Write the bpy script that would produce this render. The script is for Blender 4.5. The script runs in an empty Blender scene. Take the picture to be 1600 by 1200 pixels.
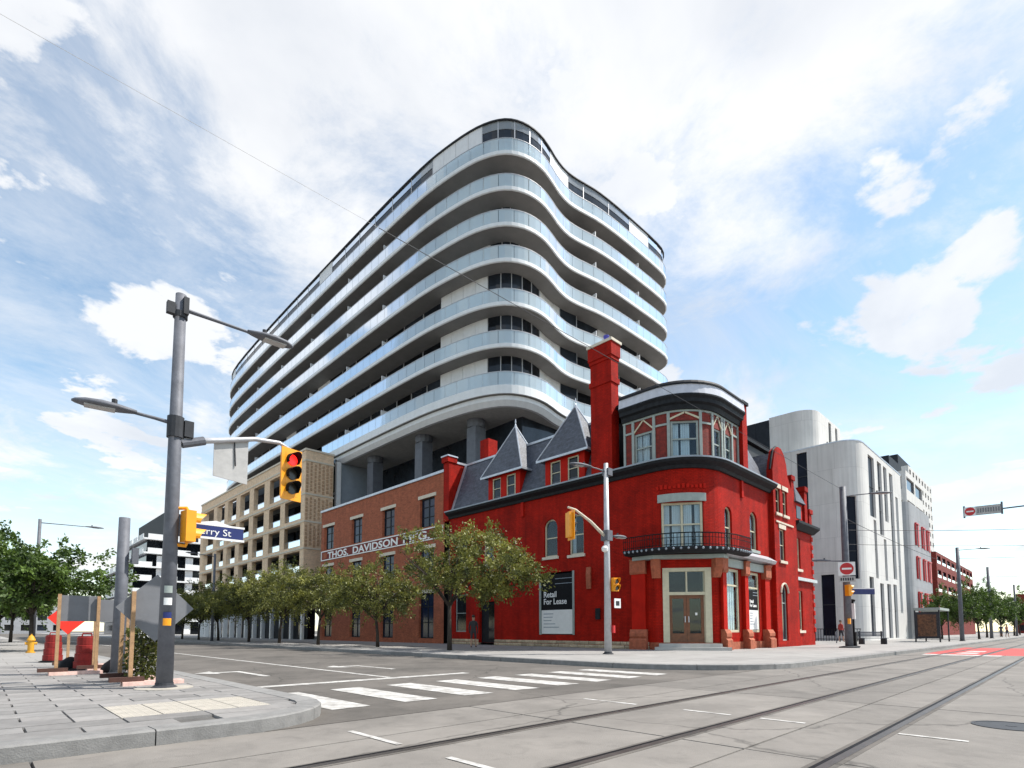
import bpy, math, random
import numpy as np
from mathutils import Vector, Matrix
random.seed(7); np.random.seed(7)
R = math.radians
scene = bpy.context.scene
col = scene.collection
# ---------------------------------------------------------------- camera
cam = bpy.data.cameras.new('camera'); camo = bpy.data.objects.new('camera', cam); col.objects.link(camo)
cam.sensor_width = 36; cam.lens = 36 * 860 / 1600; cam.clip_end = 3000; cam.clip_start = .05
cam.shift_y = (985 - 860 * math.tan(R(4)) - 600) / 1600
camo.location = (0, 0, 1.1); camo.rotation_euler = (R(94), 0, R(45.66 - 90))
scene.camera = camo
# ---------------------------------------------------------------- sky and sun
SUN_AZ, SUN_EL = R(-40), R(55)
w = bpy.data.worlds.new('World'); scene.world = w; w.use_nodes = True
nt = w.node_tree; N = nt.nodes; Lk = nt.links
bg = N['Background']; bg.inputs['Strength'].default_value = .1
sky = N.new('ShaderNodeTexSky'); sky.sky_type = 'NISHITA'; sky.sun_disc = False
sky.sun_elevation = SUN_EL; sky.sun_rotation = R(90) - SUN_AZ; sky.dust_density = .25; sky.ozone_density = 1.6
tc = N.new('ShaderNodeTexCoord'); sep = N.new('ShaderNodeSeparateXYZ'); Lk.new(tc.outputs['Generated'], sep.inputs[0])
def wm(op, a, b=None, c=None):
    n = N.new('ShaderNodeMath'); n.operation = op
    for i, x in enumerate((a, b, c)):
        if x is None: continue
        if isinstance(x, (int, float)): n.inputs[i].default_value = x
        else: Lk.new(x, n.inputs[i])
    return n.outputs[0]
zz = wm('ADD', wm('MAXIMUM', sep.outputs['Z'], 0), .16)
cx = N.new('ShaderNodeCombineXYZ'); Lk.new(wm('DIVIDE', sep.outputs['X'], zz), cx.inputs[0]); Lk.new(wm('DIVIDE', sep.outputs['Y'], zz), cx.inputs[1])
def wnoise(scale, detail, rough, dist, off):
    mp = N.new('ShaderNodeMapping'); Lk.new(cx.outputs[0], mp.inputs[0]); mp.inputs['Location'].default_value = off
    n = N.new('ShaderNodeTexNoise'); Lk.new(mp.outputs[0], n.inputs['Vector'])
    n.inputs['Scale'].default_value = scale; n.inputs['Detail'].default_value = detail
    n.inputs['Roughness'].default_value = rough; n.inputs['Distortion'].default_value = dist
    return n.outputs[0]
dotn = N.new('ShaderNodeVectorMath'); dotn.operation = 'DOT_PRODUCT'; Lk.new(tc.outputs['Generated'], dotn.inputs[0])
dotn.inputs[1].default_value = (math.cos(R(58)) * math.cos(R(48)), math.sin(R(58)) * math.cos(R(48)), math.sin(R(48)))
big = wnoise(.75, 3, .5, .2, (1.3, .4, 0)); fine = wnoise(2.6, 13, .66, .3, (4.1, 2.2, 3))
cov = wm('ADD', wm('MULTIPLY', big, .55), wm('MULTIPLY', fine, .55))
cov = wm('ADD', cov, wm('MULTIPLY', wm('SUBTRACT', dotn.outputs['Value'], .80), .50))
mr = N.new('ShaderNodeMapRange'); mr.interpolation_type = 'SMOOTHSTEP'; Lk.new(cov, mr.inputs[0])
mr.inputs[1].default_value = .46; mr.inputs[2].default_value = .65
cum = wnoise(2.6, 10, .56, .15, (7.7, 1.9, 6))
mc = N.new('ShaderNodeMapRange'); mc.interpolation_type = 'SMOOTHSTEP'; Lk.new(cum, mc.inputs[0]); mc.inputs[1].default_value = .54; mc.inputs[2].default_value = .60
cirr = N.new('ShaderNodeMapRange'); Lk.new(wnoise(1.1, 9, .7, .8, (2, 8, 2)), cirr.inputs[0]); cirr.inputs[1].default_value = .38; cirr.inputs[2].default_value = .85
call = wm('MAXIMUM', wm('MAXIMUM', mr.outputs[0], wm('MULTIPLY', mc.outputs[0], .95)), cirr.outputs[0])
shade = wnoise(1.6, 6, .55, .2, (9, 5, 1))
rp = N.new('ShaderNodeValToRGB'); Lk.new(shade, rp.inputs[0])
rp.color_ramp.elements[0].position = .36; rp.color_ramp.elements[0].color = (5.9, 6.15, 6.6, 1)
rp.color_ramp.elements[1].position = .58; rp.color_ramp.elements[1].color = (7.7, 7.75, 7.85, 1)
mx = N.new('ShaderNodeMixRGB'); Lk.new(wm('MULTIPLY', call, .95), mx.inputs[0]); Lk.new(rp.outputs[0], mx.inputs[2])
gain = N.new('ShaderNodeMixRGB'); gain.blend_type = 'MULTIPLY'; gain.inputs[0].default_value = 1; gain.inputs[2].default_value = (2.0, 1.93, 1.66, 1)
Lk.new(sky.outputs[0], gain.inputs[1]); Lk.new(gain.outputs[0], mx.inputs[1]); Lk.new(mx.outputs[0], bg.inputs['Color'])
sl = bpy.data.lights.new('sun', 'SUN'); so = bpy.data.objects.new('sun', sl); col.objects.link(so)
sl.energy = 5.0; sl.angle = R(.6); sl.color = (1, .955, .88)
sd = Vector((math.cos(SUN_EL) * math.cos(SUN_AZ), math.cos(SUN_EL) * math.sin(SUN_AZ), math.sin(SUN_EL)))
so.rotation_euler = sd.to_track_quat('Z', 'Y').to_euler(); so.location = (0, 0, 60)
vs = scene.view_settings; vs.view_transform = 'Standard'; vs.look = 'None'; vs.exposure = .45; vs.gamma = 1
scene.render.engine = 'CYCLES'
# ---------------------------------------------------------------- materials
def mat(name, c, rough=.7, var=.12, ns=3.0, bump=0., bs=30., metal=0., spec=.5, brick=None, streak=0., c2=None, emit=None, rnd=0., stain=0.):
    m = bpy.data.materials.new(name); m.use_nodes = True
    n = m.node_tree.nodes; l = m.node_tree.links; b = n['Principled BSDF']
    b.inputs['Roughness'].default_value = rough; b.inputs['Metallic'].default_value = metal
    b.inputs['Specular IOR Level'].default_value = spec
    t = n.new('ShaderNodeTexCoord')
    nz = n.new('ShaderNodeTexNoise'); nz.inputs['Scale'].default_value = ns; nz.inputs['Detail'].default_value = 8; nz.inputs['Roughness'].default_value = .65
    l.new(t.outputs['Object'], nz.inputs['Vector'])
    r = n.new('ShaderNodeValToRGB'); l.new(nz.outputs[0], r.inputs[0])
    lo = tuple(x * (1 - var) for x in c) if c2 is None else c2
    hi = tuple(min(1, x * (1 + var)) for x in c)
    r.color_ramp.elements[0].position = .32; r.color_ramp.elements[0].color = (*lo, 1)
    r.color_ramp.elements[1].position = .68; r.color_ramp.elements[1].color = (*hi, 1)
    out = r.outputs[0]; h = None
    if rnd:
        oi = n.new('ShaderNodeObjectInfo'); ma = n.new('ShaderNodeMapRange'); l.new(oi.outputs['Random'], ma.inputs[0]); ma.inputs[3].default_value = 1 - rnd; ma.inputs[4].default_value = 1 + rnd
        mm = n.new('ShaderNodeMixRGB'); mm.blend_type = 'MULTIPLY'; mm.inputs[0].default_value = 1; l.new(out, mm.inputs[1]); l.new(ma.outputs[0], mm.inputs[2]); out = mm.outputs[0]
    if stain:
        for sc_, lo_, hi_, k_ in ((.35, .42, .7, stain), (2.2, .52, .72, stain * .7), (14, .6, .75, stain * .6)):
            s = n.new('ShaderNodeTexNoise'); s.inputs['Scale'].default_value = sc_; s.inputs['Detail'].default_value = 9; s.inputs['Roughness'].default_value = .7; s.inputs['Distortion'].default_value = .6; l.new(t.outputs['Object'], s.inputs['Vector'])
            sr = n.new('ShaderNodeMapRange'); l.new(s.outputs[0], sr.inputs[0]); sr.inputs[1].default_value = lo_; sr.inputs[2].default_value = hi_; sr.inputs[3].default_value = 1; sr.inputs[4].default_value = 1 - k_
            mm = n.new('ShaderNodeMixRGB'); mm.blend_type = 'MULTIPLY'; mm.inputs[0].default_value = 1; l.new(out, mm.inputs[1]); l.new(sr.outputs[0], mm.inputs[2]); out = mm.outputs[0]
        v = n.new('ShaderNodeTexVoronoi'); v.feature = 'DISTANCE_TO_EDGE'; v.inputs['Scale'].default_value = .22; wp = n.new('ShaderNodeMixRGB'); wp.inputs[0].default_value = .35
        wn = n.new('ShaderNodeTexNoise'); wn.inputs['Scale'].default_value = 1.3; wn.inputs['Detail'].default_value = 6; l.new(t.outputs['Object'], wn.inputs['Vector']); l.new(t.outputs['Object'], wp.inputs[1]); l.new(wn.outputs['Color'], wp.inputs[2]); l.new(wp.outputs[0], v.inputs['Vector'])
        cr = n.new('ShaderNodeMapRange'); l.new(v.outputs['Distance'], cr.inputs[0]); cr.inputs[1].default_value = .0; cr.inputs[2].default_value = .0035; cr.inputs[3].default_value = .5; cr.inputs[4].default_value = 1
        mm = n.new('ShaderNodeMixRGB'); mm.blend_type = 'MULTIPLY'; mm.inputs[0].default_value = 1; l.new(out, mm.inputs[1]); l.new(cr.outputs[0], mm.inputs[2]); out = mm.outputs[0]
    if streak:
        mp = n.new('ShaderNodeMapping'); mp.inputs['Scale'].default_value = (3, 3, .18); l.new(t.outputs['Object'], mp.inputs[0])
        s = n.new('ShaderNodeTexNoise'); s.inputs['Scale'].default_value = 1.2; s.inputs['Detail'].default_value = 7; l.new(mp.outputs[0], s.inputs['Vector'])
        sr = n.new('ShaderNodeMapRange'); l.new(s.outputs[0], sr.inputs[0]); sr.inputs[1].default_value = .35; sr.inputs[2].default_value = .75
        sr.inputs[3].default_value = 1; sr.inputs[4].default_value = 1 - streak
        mm = n.new('ShaderNodeMixRGB'); mm.blend_type = 'MULTIPLY'; mm.inputs[0].default_value = 1; l.new(out, mm.inputs[1]); l.new(sr.outputs[0], mm.inputs[2]); out = mm.outputs[0]
    if brick:
        bw, bh, mort, mc, vv = brick
        bt = n.new('ShaderNodeTexBrick'); l.new(t.outputs['UV'], bt.inputs['Vector'])
        bt.inputs['Scale'].default_value = 1; bt.inputs['Brick Width'].default_value = bw; bt.inputs['Row Height'].default_value = bh
        bt.inputs['Mortar Size'].default_value = mort; bt.inputs['Mortar Smooth'].default_value = .2
        bt.inputs['Color1'].default_value = (1, 1, 1, 1); bt.inputs['Color2'].default_value = (1 - vv, 1 - vv, 1 - vv, 1); bt.inputs['Mortar'].default_value = (*mc, 1)
        mm = n.new('ShaderNodeMixRGB'); mm.blend_type = 'MULTIPLY'; mm.inputs[0].default_value = 1; l.new(out, mm.inputs[1]); l.new(bt.outputs['Color'], mm.inputs[2]); out = mm.outputs[0]
        h = bt.outputs['Fac']
    l.new(out, b.inputs['Base Color'])
    if bump or brick:
        bp = n.new('ShaderNodeBump'); bp.inputs['Strength'].default_value = bump or .4; bp.inputs['Distance'].default_value = .02
        if h is not None:
            iv = n.new('ShaderNodeMath'); iv.operation = 'SUBTRACT'; iv.inputs[0].default_value = 1; l.new(h, iv.inputs[1]); l.new(iv.outputs[0], bp.inputs['Height'])
        else:
            n2 = n.new('ShaderNodeTexNoise'); n2.inputs['Scale'].default_value = bs; n2.inputs['Detail'].default_value = 6; l.new(t.outputs['Object'], n2.inputs['Vector']); l.new(n2.outputs[0], bp.inputs['Height'])
        l.new(bp.outputs[0], b.inputs['Normal'])
    if emit:
        b.inputs['Emission Color'].default_value = (*emit[0], 1); b.inputs['Emission Strength'].default_value = emit[1]
    return m
def glassmat(name, tint, refl=.18, rough=.03, opaque=.0, ocol=(.6, .7, .75)):
    m = bpy.data.materials.new(name); m.use_nodes = True; n = m.node_tree.nodes; l = m.node_tree.links
    n.remove(n['Principled BSDF']); o = n['Material Output']
    tr = n.new('ShaderNodeBsdfTransparent'); tr.inputs[0].default_value = (*tint, 1)
    gl = n.new('ShaderNodeBsdfGlossy'); gl.inputs['Roughness'].default_value = rough; gl.inputs[0].default_value = (.9, .95, 1, 1)
    fr = n.new('ShaderNodeLayerWeight'); fr.inputs[0].default_value = refl
    base = tr.outputs[0]
    if opaque:
        df = n.new('ShaderNodeBsdfDiffuse'); df.inputs[0].default_value = (*ocol, 1)
        ms = n.new('ShaderNodeMixShader'); ms.inputs[0].default_value = opaque; l.new(base, ms.inputs[1]); l.new(df.outputs[0], ms.inputs[2]); base = ms.outputs[0]
    m2 = n.new('ShaderNodeMixShader'); mr_ = n.new('ShaderNodeMath'); mr_.operation = 'ADD'; mr_.inputs[1].default_value = refl * .5; mr_.use_clamp = True
    l.new(fr.outputs['Fresnel'], mr_.inputs[0]); l.new(mr_.outputs[0], m2.inputs[0]); l.new(base, m2.inputs[1]); l.new(gl.outputs[0], m2.inputs[2])
    l.new(m2.outputs[0], o.inputs[0]); return m
M = {}
BR = (.21, .075, .008)
M['redpaint'] = mat('red_painted_brick', (.45, .013, .005), .7, .26, .9, .8, spec=.12, brick=(*BR, (.55, .55, .55), .22), streak=.3)
M['redtrim'] = mat('red_painted_trim', (.44, .012, .005), .65, .14, 2, spec=.12)
M['darkred'] = mat('dark_red_brick', (.22, .02, .011), .75, .3, 4, .4, brick=(*BR, (.6, .6, .6), .3))
M['brick'] = mat('orange_red_brick', (.42, .115, .052), .85, .2, 2.2, .4, brick=(*BR, (.75, .8, .85), .35), streak=.15)
M['tan'] = mat('tan_brick', (.86, .63, .43), .85, .12, 2, .35, brick=(*BR, (.8, .8, .8), .2), streak=.1)
M['stone'] = mat('buff_stone', (.46, .36, .25), .9, .25, 5, .5, 18, rnd=.25)
M['sandstone'] = mat('red_sandstone', (.36, .10, .05), .85, .28, 6, .5, 22)
M['lime'] = mat('limestone', (.62, .55, .45), .8, .12, 4, .2)
M['slate'] = mat('slate_shingles', (.085, .095, .125), .55, .3, 5, .5, brick=(.25, .14, .01, (.55, .55, .55), .4))
M['lead'] = mat('pale_zinc', (.50, .52, .56), .35, .15, 4, .1, 8, .5)
M['fascia'] = mat('lilac_grey_metal_fascia', (.55, .56, .62), .45, .1, 3, streak=.15)
M['charcoal'] = mat('charcoal_paint', (.018, .02, .024), .6, .3, 5, spec=.15)
M['greytrim'] = mat('sage_grey_paint', (.30, .34, .32), .55, .1, 4)
M['cream'] = mat('cream_paint', (.55, .50, .36), .5, .1, 5)
M['wood'] = mat('varnished_wood', (.16, .055, .02), .4, .3, 6, .1)
M['concrete'] = mat('light_concrete', (.42, .41, .39), .85, .1, 1.5, .15, 40, streak=.12)
M['panel'] = mat('white_cladding', (.72, .72, .73), .45, .05, 2, streak=.06)
M['slab'] = mat('white_slab_edge', (.74, .75, .76), .55, .05, 2, streak=.08)
M['soffit'] = mat('grey_soffit', (.19, .178, .165), .7, .1, 1)  # darker than its grey concrete, shade under the slabs put into the colour
M['bluegrey'] = mat('blue_grey_panel', (.27, .31, .36), .5, .1, 1.5)
M['column'] = mat('dark_grey_column', (.11, .118, .14), .6, .15, 2)
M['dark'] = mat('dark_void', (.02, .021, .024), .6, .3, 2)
M['glass'] = mat('dark_glass', (.015, .019, .026), .07, .5, .6, spec=.35, rnd=.8)
M['blueglass'] = mat('blue_glass', (.012, .02, .045), .12, .4, .5, spec=.3, rnd=.5)
M['clear'] = glassmat('clear_window_glass', (.82, .88, .9), .06)
M['rail'] = glassmat('pale_balcony_glass', (.72, .82, .87), .12, .08, .5, (.68, .77, .82))
M['white'] = mat('white_paint', (.78, .78, .77), .5, .05, 5)
M['whitewall'] = mat('white_precast_wall', (.66, .645, .625), .8, .06, .5, .12, brick=(2.4, 3.3, .014, (.72, .72, .72), .05), streak=.14)
M['greywall'] = mat('grey_precast_wall', (.33, .34, .36), .8, .08, .7, .12, brick=(1.8, 2.1, .014, (.7, .7, .7), .08), streak=.12)
M['louver'] = mat('dark_blue_louvre', (.022, .026, .034), .6, .2, 3, spec=.15)
M['galv'] = mat('galvanised_pole', (.125, .13, .15), .6, .2, 6, .05, 30, .1, spec=.3)
M['galvlight'] = mat('light_galvanised_steel', (.46, .46, .48), .5, .12, 6, 0, 30, .3)
M['darksteel'] = mat('dark_steel', (.04, .042, .048), .6, .2, 6, spec=.25)
M['black'] = mat('black_paint', (.009, .009, .011), .6, .3, 6, spec=.12)
M['yellow'] = mat('signal_yellow', (.85, .33, .008), .4, .07, 6)
M['redlamp'] = mat('red_signal_lens', (.6, .01, .01), .3, .05, 4, emit=((1, .02, .015), 1.3))
M['darklens'] = mat('dark_signal_lens', (.03, .025, .02), .25, .2, 4)
M['signback'] = mat('grey_sign_back', (.16, .165, .18), .55, .1, 4)
M['palesign'] = mat('pale_sign_back', (.42, .41, .40), .6, .12, 5)
M['orange'] = mat('orange_red_sheeting', (.75, .03, .015), .5, .1, 5)
M['drum'] = mat('dull_red_plastic', (.22, .02, .018), .6, .25, 6, spec=.2)
M['pinkwood'] = mat('painted_sign_foot', (.70, .47, .41), .7, .25, 9)
M['timber'] = mat('raw_timber_post', (.38, .23, .12), .8, .25, 9, .2, 40)
M['bluesign'] = mat('navy_sign', (.012, .022, .13), .4, .1, 5)
M['signred'] = mat('sign_red', (.5, .01, .015), .4, .08, 5)
M['hydrant'] = mat('hydrant_yellow', (.6, .30, .02), .5, .15, 7)
M['asphalt'] = mat('worn_asphalt', (.125, .112, .10), .9, .2, .8, .35, 70, stain=.45)
M['roadconc'] = mat('road_concrete', (.19, .174, .158), .85, .12, .9, .25, 80, rnd=.11, stain=.36)
M['ground'] = mat('joint_grit', (.10, .095, .09), .95, .2, 2, .2)
M['walk'] = mat('sidewalk_concrete', (.31, .298, .286), .88, .1, .8, .2, 60, stain=.2, brick=(1.5, 1.5, .012, (.62, .6, .58), .06))
M['paver'] = mat('granite_paver', (.205, .196, .19), .8, .16, 4, .2, 120, rnd=.16)
M['paver2'] = mat('pale_granite_paver', (.235, .223, .215), .8, .14, 4, .2, 120, rnd=.14)
M['paverb'] = mat('buff_tactile_plate', (.37, .34, .295), .85, .12, 5, .25, 60)
M['kerb'] = mat('granite_kerb', (.21, .205, .2), .8, .18, 6, .25, 60, rnd=.12)
M['paint'] = mat('worn_road_paint', (.60, .59, .57), .7, .06, 4, .2, 60, c2=(.22, .205, .19))
M['redlane'] = mat('red_lane_surface', (.42, .055, .05), .8, .18, 1.5, .2, 60)
M['steelrail'] = mat('rail_steel', (.10, .09, .085), .42, .2, 5, 0, 30, .6)
M['bark'] = mat('bark', (.045, .035, .028), .9, .3, 8, .5, 25)
M['railgrey'] = glassmat('grey_balcony_glass', (.5, .56, .6), .1, .08, .6, (.36, .38, .40))
M['brown'] = mat('brown_relief_brick', (.46, .30, .19), .85, .2, 3)
M['foot'] = mat('dark_timber_foot', (.07, .03, .022), .8, .3, 7)
M['slot'] = mat('navy_slot_glazing', (.008, .011, .022), .35, .3, .6, spec=.12)
M['skin'] = mat('skin', (.45, .26, .18), .6, .05)
M['hair'] = mat('dark_hair', (.03, .02, .015), .6, .2)
M['curtain'] = mat('pale_curtain', (.85, .85, .86), .9, .06, 6)
M['poster'] = mat('brown_poster_print', (.10, .045, .02), .3, .9, 6, c2=(.012, .01, .008))
def leafmat(name, a, b):
    m = bpy.data.materials.new(name); m.use_nodes = True; n = m.node_tree.nodes; l = m.node_tree.links; p = n['Principled BSDF']; o = n['Material Output']
    t = n.new('ShaderNodeTexCoord'); z = n.new('ShaderNodeTexNoise'); z.inputs['Scale'].default_value = 1.6; z.inputs['Detail'].default_value = 4; l.new(t.outputs['Object'], z.inputs['Vector'])
    at = n.new('ShaderNodeAttribute'); at.attribute_name = 'leafv'
    ad = n.new('ShaderNodeMath'); ad.operation = 'ADD'; l.new(z.outputs[0], ad.inputs[0]); l.new(at.outputs['Fac'], ad.inputs[1])
    r = n.new('ShaderNodeValToRGB'); l.new(ad.outputs[0], r.inputs[0]); r.color_ramp.elements[0].position = .3; r.color_ramp.elements[1].position = .85
    r.color_ramp.elements[0].color = (*a, 1); r.color_ramp.elements[1].color = (*b, 1)
    l.new(r.outputs[0], p.inputs['Base Color']); p.inputs['Roughness'].default_value = .55
    tl = n.new('ShaderNodeBsdfTranslucent'); l.new(r.outputs[0], tl.inputs[0]); ms = n.new('ShaderNodeMixShader'); ms.inputs[0].default_value = .3
    l.new(p.outputs[0], ms.inputs[1]); l.new(tl.outputs[0], ms.inputs[2]); l.new(ms.outputs[0], o.inputs[0]); return m
M['leaf'] = leafmat('locust_leaves', (.034, .048, .011), (.27, .27, .05))
M['leaf2'] = leafmat('green_leaves', (.020, .045, .010), (.13, .21, .03))
# ---------------------------------------------------------------- builders
ORG = {}
def tag(o, label=None, cat=None, group=None, kind=None):
    if label: o['label'] = label
    if cat: o['category'] = cat
    if group: o['group'] = group
    if kind: o['kind'] = kind
    return o
def thing(name, label, cat, loc=(0, 0, 0), group=None):
    o = bpy.data.objects.new(name, None); col.objects.link(o); o.location = loc; ORG[o] = Vector(loc); o.empty_display_size = .3
    return tag(o, label, cat, group)
class MB:
    def __init__(s): s.v = []; s.f = []
    def add(s, vs, fs):
        b = len(s.v); s.v += [tuple(p) for p in vs]; s.f += [tuple(b + i for i in f) for f in fs]; return s
    def poly(s, *p): return s.add(p, [tuple(range(len(p)))])
    def hexa(s, a, b):
        n = len(a)
        return s.add(list(a) + list(b), [tuple(range(n - 1, -1, -1)), tuple(range(n, 2 * n))] + [(i, (i + 1) % n, n + (i + 1) % n, n + i) for i in range(n)])
    def box(s, x0, x1, y0, y1, z0, z1):
        return s.hexa([(x0, y0, z0), (x1, y0, z0), (x1, y1, z0), (x0, y1, z0)], [(x0, y0, z1), (x1, y0, z1), (x1, y1, z1), (x0, y1, z1)])
    def ob(s, c, t, l, wd, z0, z1):
        n = (t[1], -t[0]); q = []
        for a, b in ((-l / 2, wd / 2), (l / 2, wd / 2), (l / 2, -wd / 2), (-l / 2, -wd / 2)): q.append((c[0] + t[0] * a + n[0] * b, c[1] + t[1] * a + n[1] * b))
        return s.hexa([(*p, z0) for p in q], [(*p, z1) for p in q])
    def prism(s, pts, z0, z1): return s.hexa([(*p, z0) for p in pts], [(*p, z1) for p in pts])
    def tube(s, pts, rs, n=8):
        pts = [Vector(p) for p in pts]; rs = rs if isinstance(rs, (list, tuple)) else [rs] * len(pts); rings = []
        up = None
        for i, p in enumerate(pts):
            d = (pts[min(i + 1, len(pts) - 1)] - pts[max(i - 1, 0)]).normalized()
            if up is None: up = Vector((0, 0, 1)) if abs(d.z) < .9 else Vector((1, 0, 0))
            a = d.cross(up).normalized(); b = a.cross(d).normalized(); up = b
            rings.append([p + a * math.cos(2 * math.pi * k / n) * rs[i] + b * math.sin(2 * math.pi * k / n) * rs[i] for k in range(n)])
        vs = [q for r in rings for q in r]; fs = []
        for i in range(len(pts) - 1):
            for k in range(n): fs.append((i * n + k, i * n + (k + 1) % n, (i + 1) * n + (k + 1) % n, (i + 1) * n + k))
        fs.append(tuple(range(n - 1, -1, -1))); fs.append(tuple((len(pts) - 1) * n + k for k in range(n)))
        return s.add(vs, fs)
    def lathe(s, c, prof, n=16):
        vs = []; fs = []
        for r, z in prof:
            for k in range(n): vs.append((c[0] + r * math.cos(2 * math.pi * k / n), c[1] + r * math.sin(2 * math.pi * k / n), c[2] + z))
        for i in range(len(prof) - 1):
            for k in range(n): fs.append((i * n + k, i * n + (k + 1) % n, (i + 1) * n + (k + 1) % n, (i + 1) * n + k))
        fs.append(tuple(range(n - 1, -1, -1))); fs.append(tuple((len(prof) - 1) * n + k for k in range(n)))
        return s.add(vs, fs)
    def mesh(s, name, m, org=Vector((0, 0, 0)), smooth=False):
        me = bpy.data.meshes.new(name); me.from_pydata([(p[0] - org[0], p[1] - org[1], p[2] - org[2]) for p in s.v], [], s.f)
        me.materials.append(m); uv = me.uv_layers.new(name='UVMap').data
        for p in me.polygons:
            nx, ny, nz = p.normal; h = math.hypot(nx, ny); p.use_smooth = smooth
            for li in p.loop_indices:
                q = s.v[me.loops[li].vertex_index]
                if h < .5: uv[li].uv = (q[0], q[1])
                else: uv[li].uv = ((-ny * q[0] + nx * q[1]) / h, q[2])
        return me
    def build(s, name, m, parent=None, kind=None, label=None, smooth=False):
        org = ORG.get(parent, Vector((0, 0, 0)))
        me = s.mesh(name, m, org, smooth)
        o = bpy.data.objects.new(name, me); col.objects.link(o)
        if parent: o.parent = parent; ORG[o] = org
        if kind: o['kind'] = kind
        if label: o['label'] = label
        return o
def piece(name, me, loc, parent=None, rz=0, sc=None):
    o = bpy.data.objects.new(name, me); col.objects.link(o); org = ORG.get(parent, Vector((0, 0, 0)))
    o.location = Vector(loc) - org; o.rotation_euler = (0, 0, rz)
    if sc: o.scale = sc
    if parent: o.parent = parent
    return o
def copy_tree(o, parent=None):
    c = o.copy(); col.objects.link(c); c.parent = parent
    for ch in list(o.children): copy_tree(ch, c)
    return c
class Path:
    def __init__(s, pts):
        s.p = [Vector(q) for q in pts]; s.s = [0]
        for a, b in zip(s.p, s.p[1:]): s.s.append(s.s[-1] + (b - a).length)
        ns = [Vector(((b - a).y, -(b - a).x)).normalized() for a, b in zip(s.p, s.p[1:])]
        s.n = []
        for i in range(len(s.p)):
            a = ns[max(i - 1, 0)]; b = ns[min(i, len(ns) - 1)]; m = (a + b).normalized(); s.n.append(m / max(.4, m.dot(a)))
        s.L = s.s[-1]
    def _i(s, t):
        for i in range(len(s.s) - 2):
            if t < s.s[i + 1]: return i
        return len(s.s) - 2
    def at(s, t, off=0):
        i = s._i(t); k = (t - s.s[i]) / (s.s[i + 1] - s.s[i])
        a = s.p[i] + s.n[i] * off; b = s.p[i + 1] + s.n[i + 1] * off; q = a + (b - a) * k; return (q.x, q.y)
    def tan(s, t):
        i = s._i(t); d = (s.p[i + 1] - s.p[i]).normalized(); return (d.x, d.y)
    def cuts(s, a, b): return [a] + [q for q in s.s if a + 1e-4 < q < b - 1e-4] + [b]
    def near(s, x, y):
        best = (1e9, 0)
        for i in range(len(s.p) - 1):
            d = s.p[i + 1] - s.p[i]; k = max(0, min(1, (Vector((x, y)) - s.p[i]).dot(d) / d.length_squared)); q = s.p[i] + d * k
            best = min(best, ((q - Vector((x, y))).length, s.s[i] + d.length * k))
        return best[1]
def arc(c, r, a0, a1, n): return [(c[0] + r * math.cos(R(a0 + (a1 - a0) * k / n)), c[1] + r * math.sin(R(a0 + (a1 - a0) * k / n))) for k in range(n + 1)]
def strip(mb, P, a, b, prof):
    """sweep a closed profile of (outward offset, z) along P from a to b"""
    cs = P.cuts(a, b); n = len(prof); vs = []; fs = []
    for t in cs:
        for off, z in prof: vs.append((*P.at(t, off), z))
    for i in range(len(cs) - 1):
        for k in range(n): fs.append((i * n + k, i * n + (k + 1) % n, (i + 1) * n + (k + 1) % n, (i + 1) * n + k))
    fs.append(tuple(range(n - 1, -1, -1))); fs.append(tuple((len(cs) - 1) * n + k for k in range(n)))
    return mb.add(vs, fs)
def rect(o0, o1, z0, z1): return [(o0, z0), (o1, z0), (o1, z1), (o0, z1)]
def wall(mb, P, a, b, z0, z1, holes=(), dep=.25):
    ss = sorted(set(P.cuts(a, b) + [q for h in holes for q in h[:2] if a <= q <= b])); zs = sorted(set([z0, z1] + [q for h in holes for q in h[2:4]]))
    for s0, s1 in zip(ss, ss[1:]):
        if s1 - s0 < 1e-5: continue
        for q0, q1 in zip(zs, zs[1:]):
            sm, zm = (s0 + s1) / 2, (q0 + q1) / 2
            if any(h[0] < sm < h[1] and h[2] < zm < h[3] for h in holes): continue
            mb.poly((*P.at(s0), q0), (*P.at(s1), q0), (*P.at(s1), q1), (*P.at(s0), q1))
    for h in holes:
        for t in h[:2]: mb.poly((*P.at(t), h[2]), (*P.at(t), h[3]), (*P.at(t, -dep), h[3]), (*P.at(t, -dep), h[2]))
        for z in h[2:4]:
            cs = P.cuts(h[0], h[1])
            for s0, s1 in zip(cs, cs[1:]): mb.poly((*P.at(s0), z), (*P.at(s1), z), (*P.at(s1, -dep), z), (*P.at(s0, -dep), z))
    return mb
def archfill(mb, P, s0, s1, zt, r, off=.0, dep=.2, n=6):
    """two spandrels that turn the top of a square hole into a round or segmental arch of rise r"""
    c = (s0 + s1) / 2; hw = (s1 - s0) / 2
    for sg in (-1, 1):
        pts = [(c + sg * hw, zt)]
        for k in range(n + 1):
            a = math.pi / 2 * k / n; pts.append((c + sg * hw * math.cos(a), zt - r + r * math.sin(a)))
        f = [(*P.at(q, off), z) for q, z in pts]; bk = [(*P.at(q, off - dep), z) for q, z in pts]
        mb.hexa(f, bk)
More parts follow.
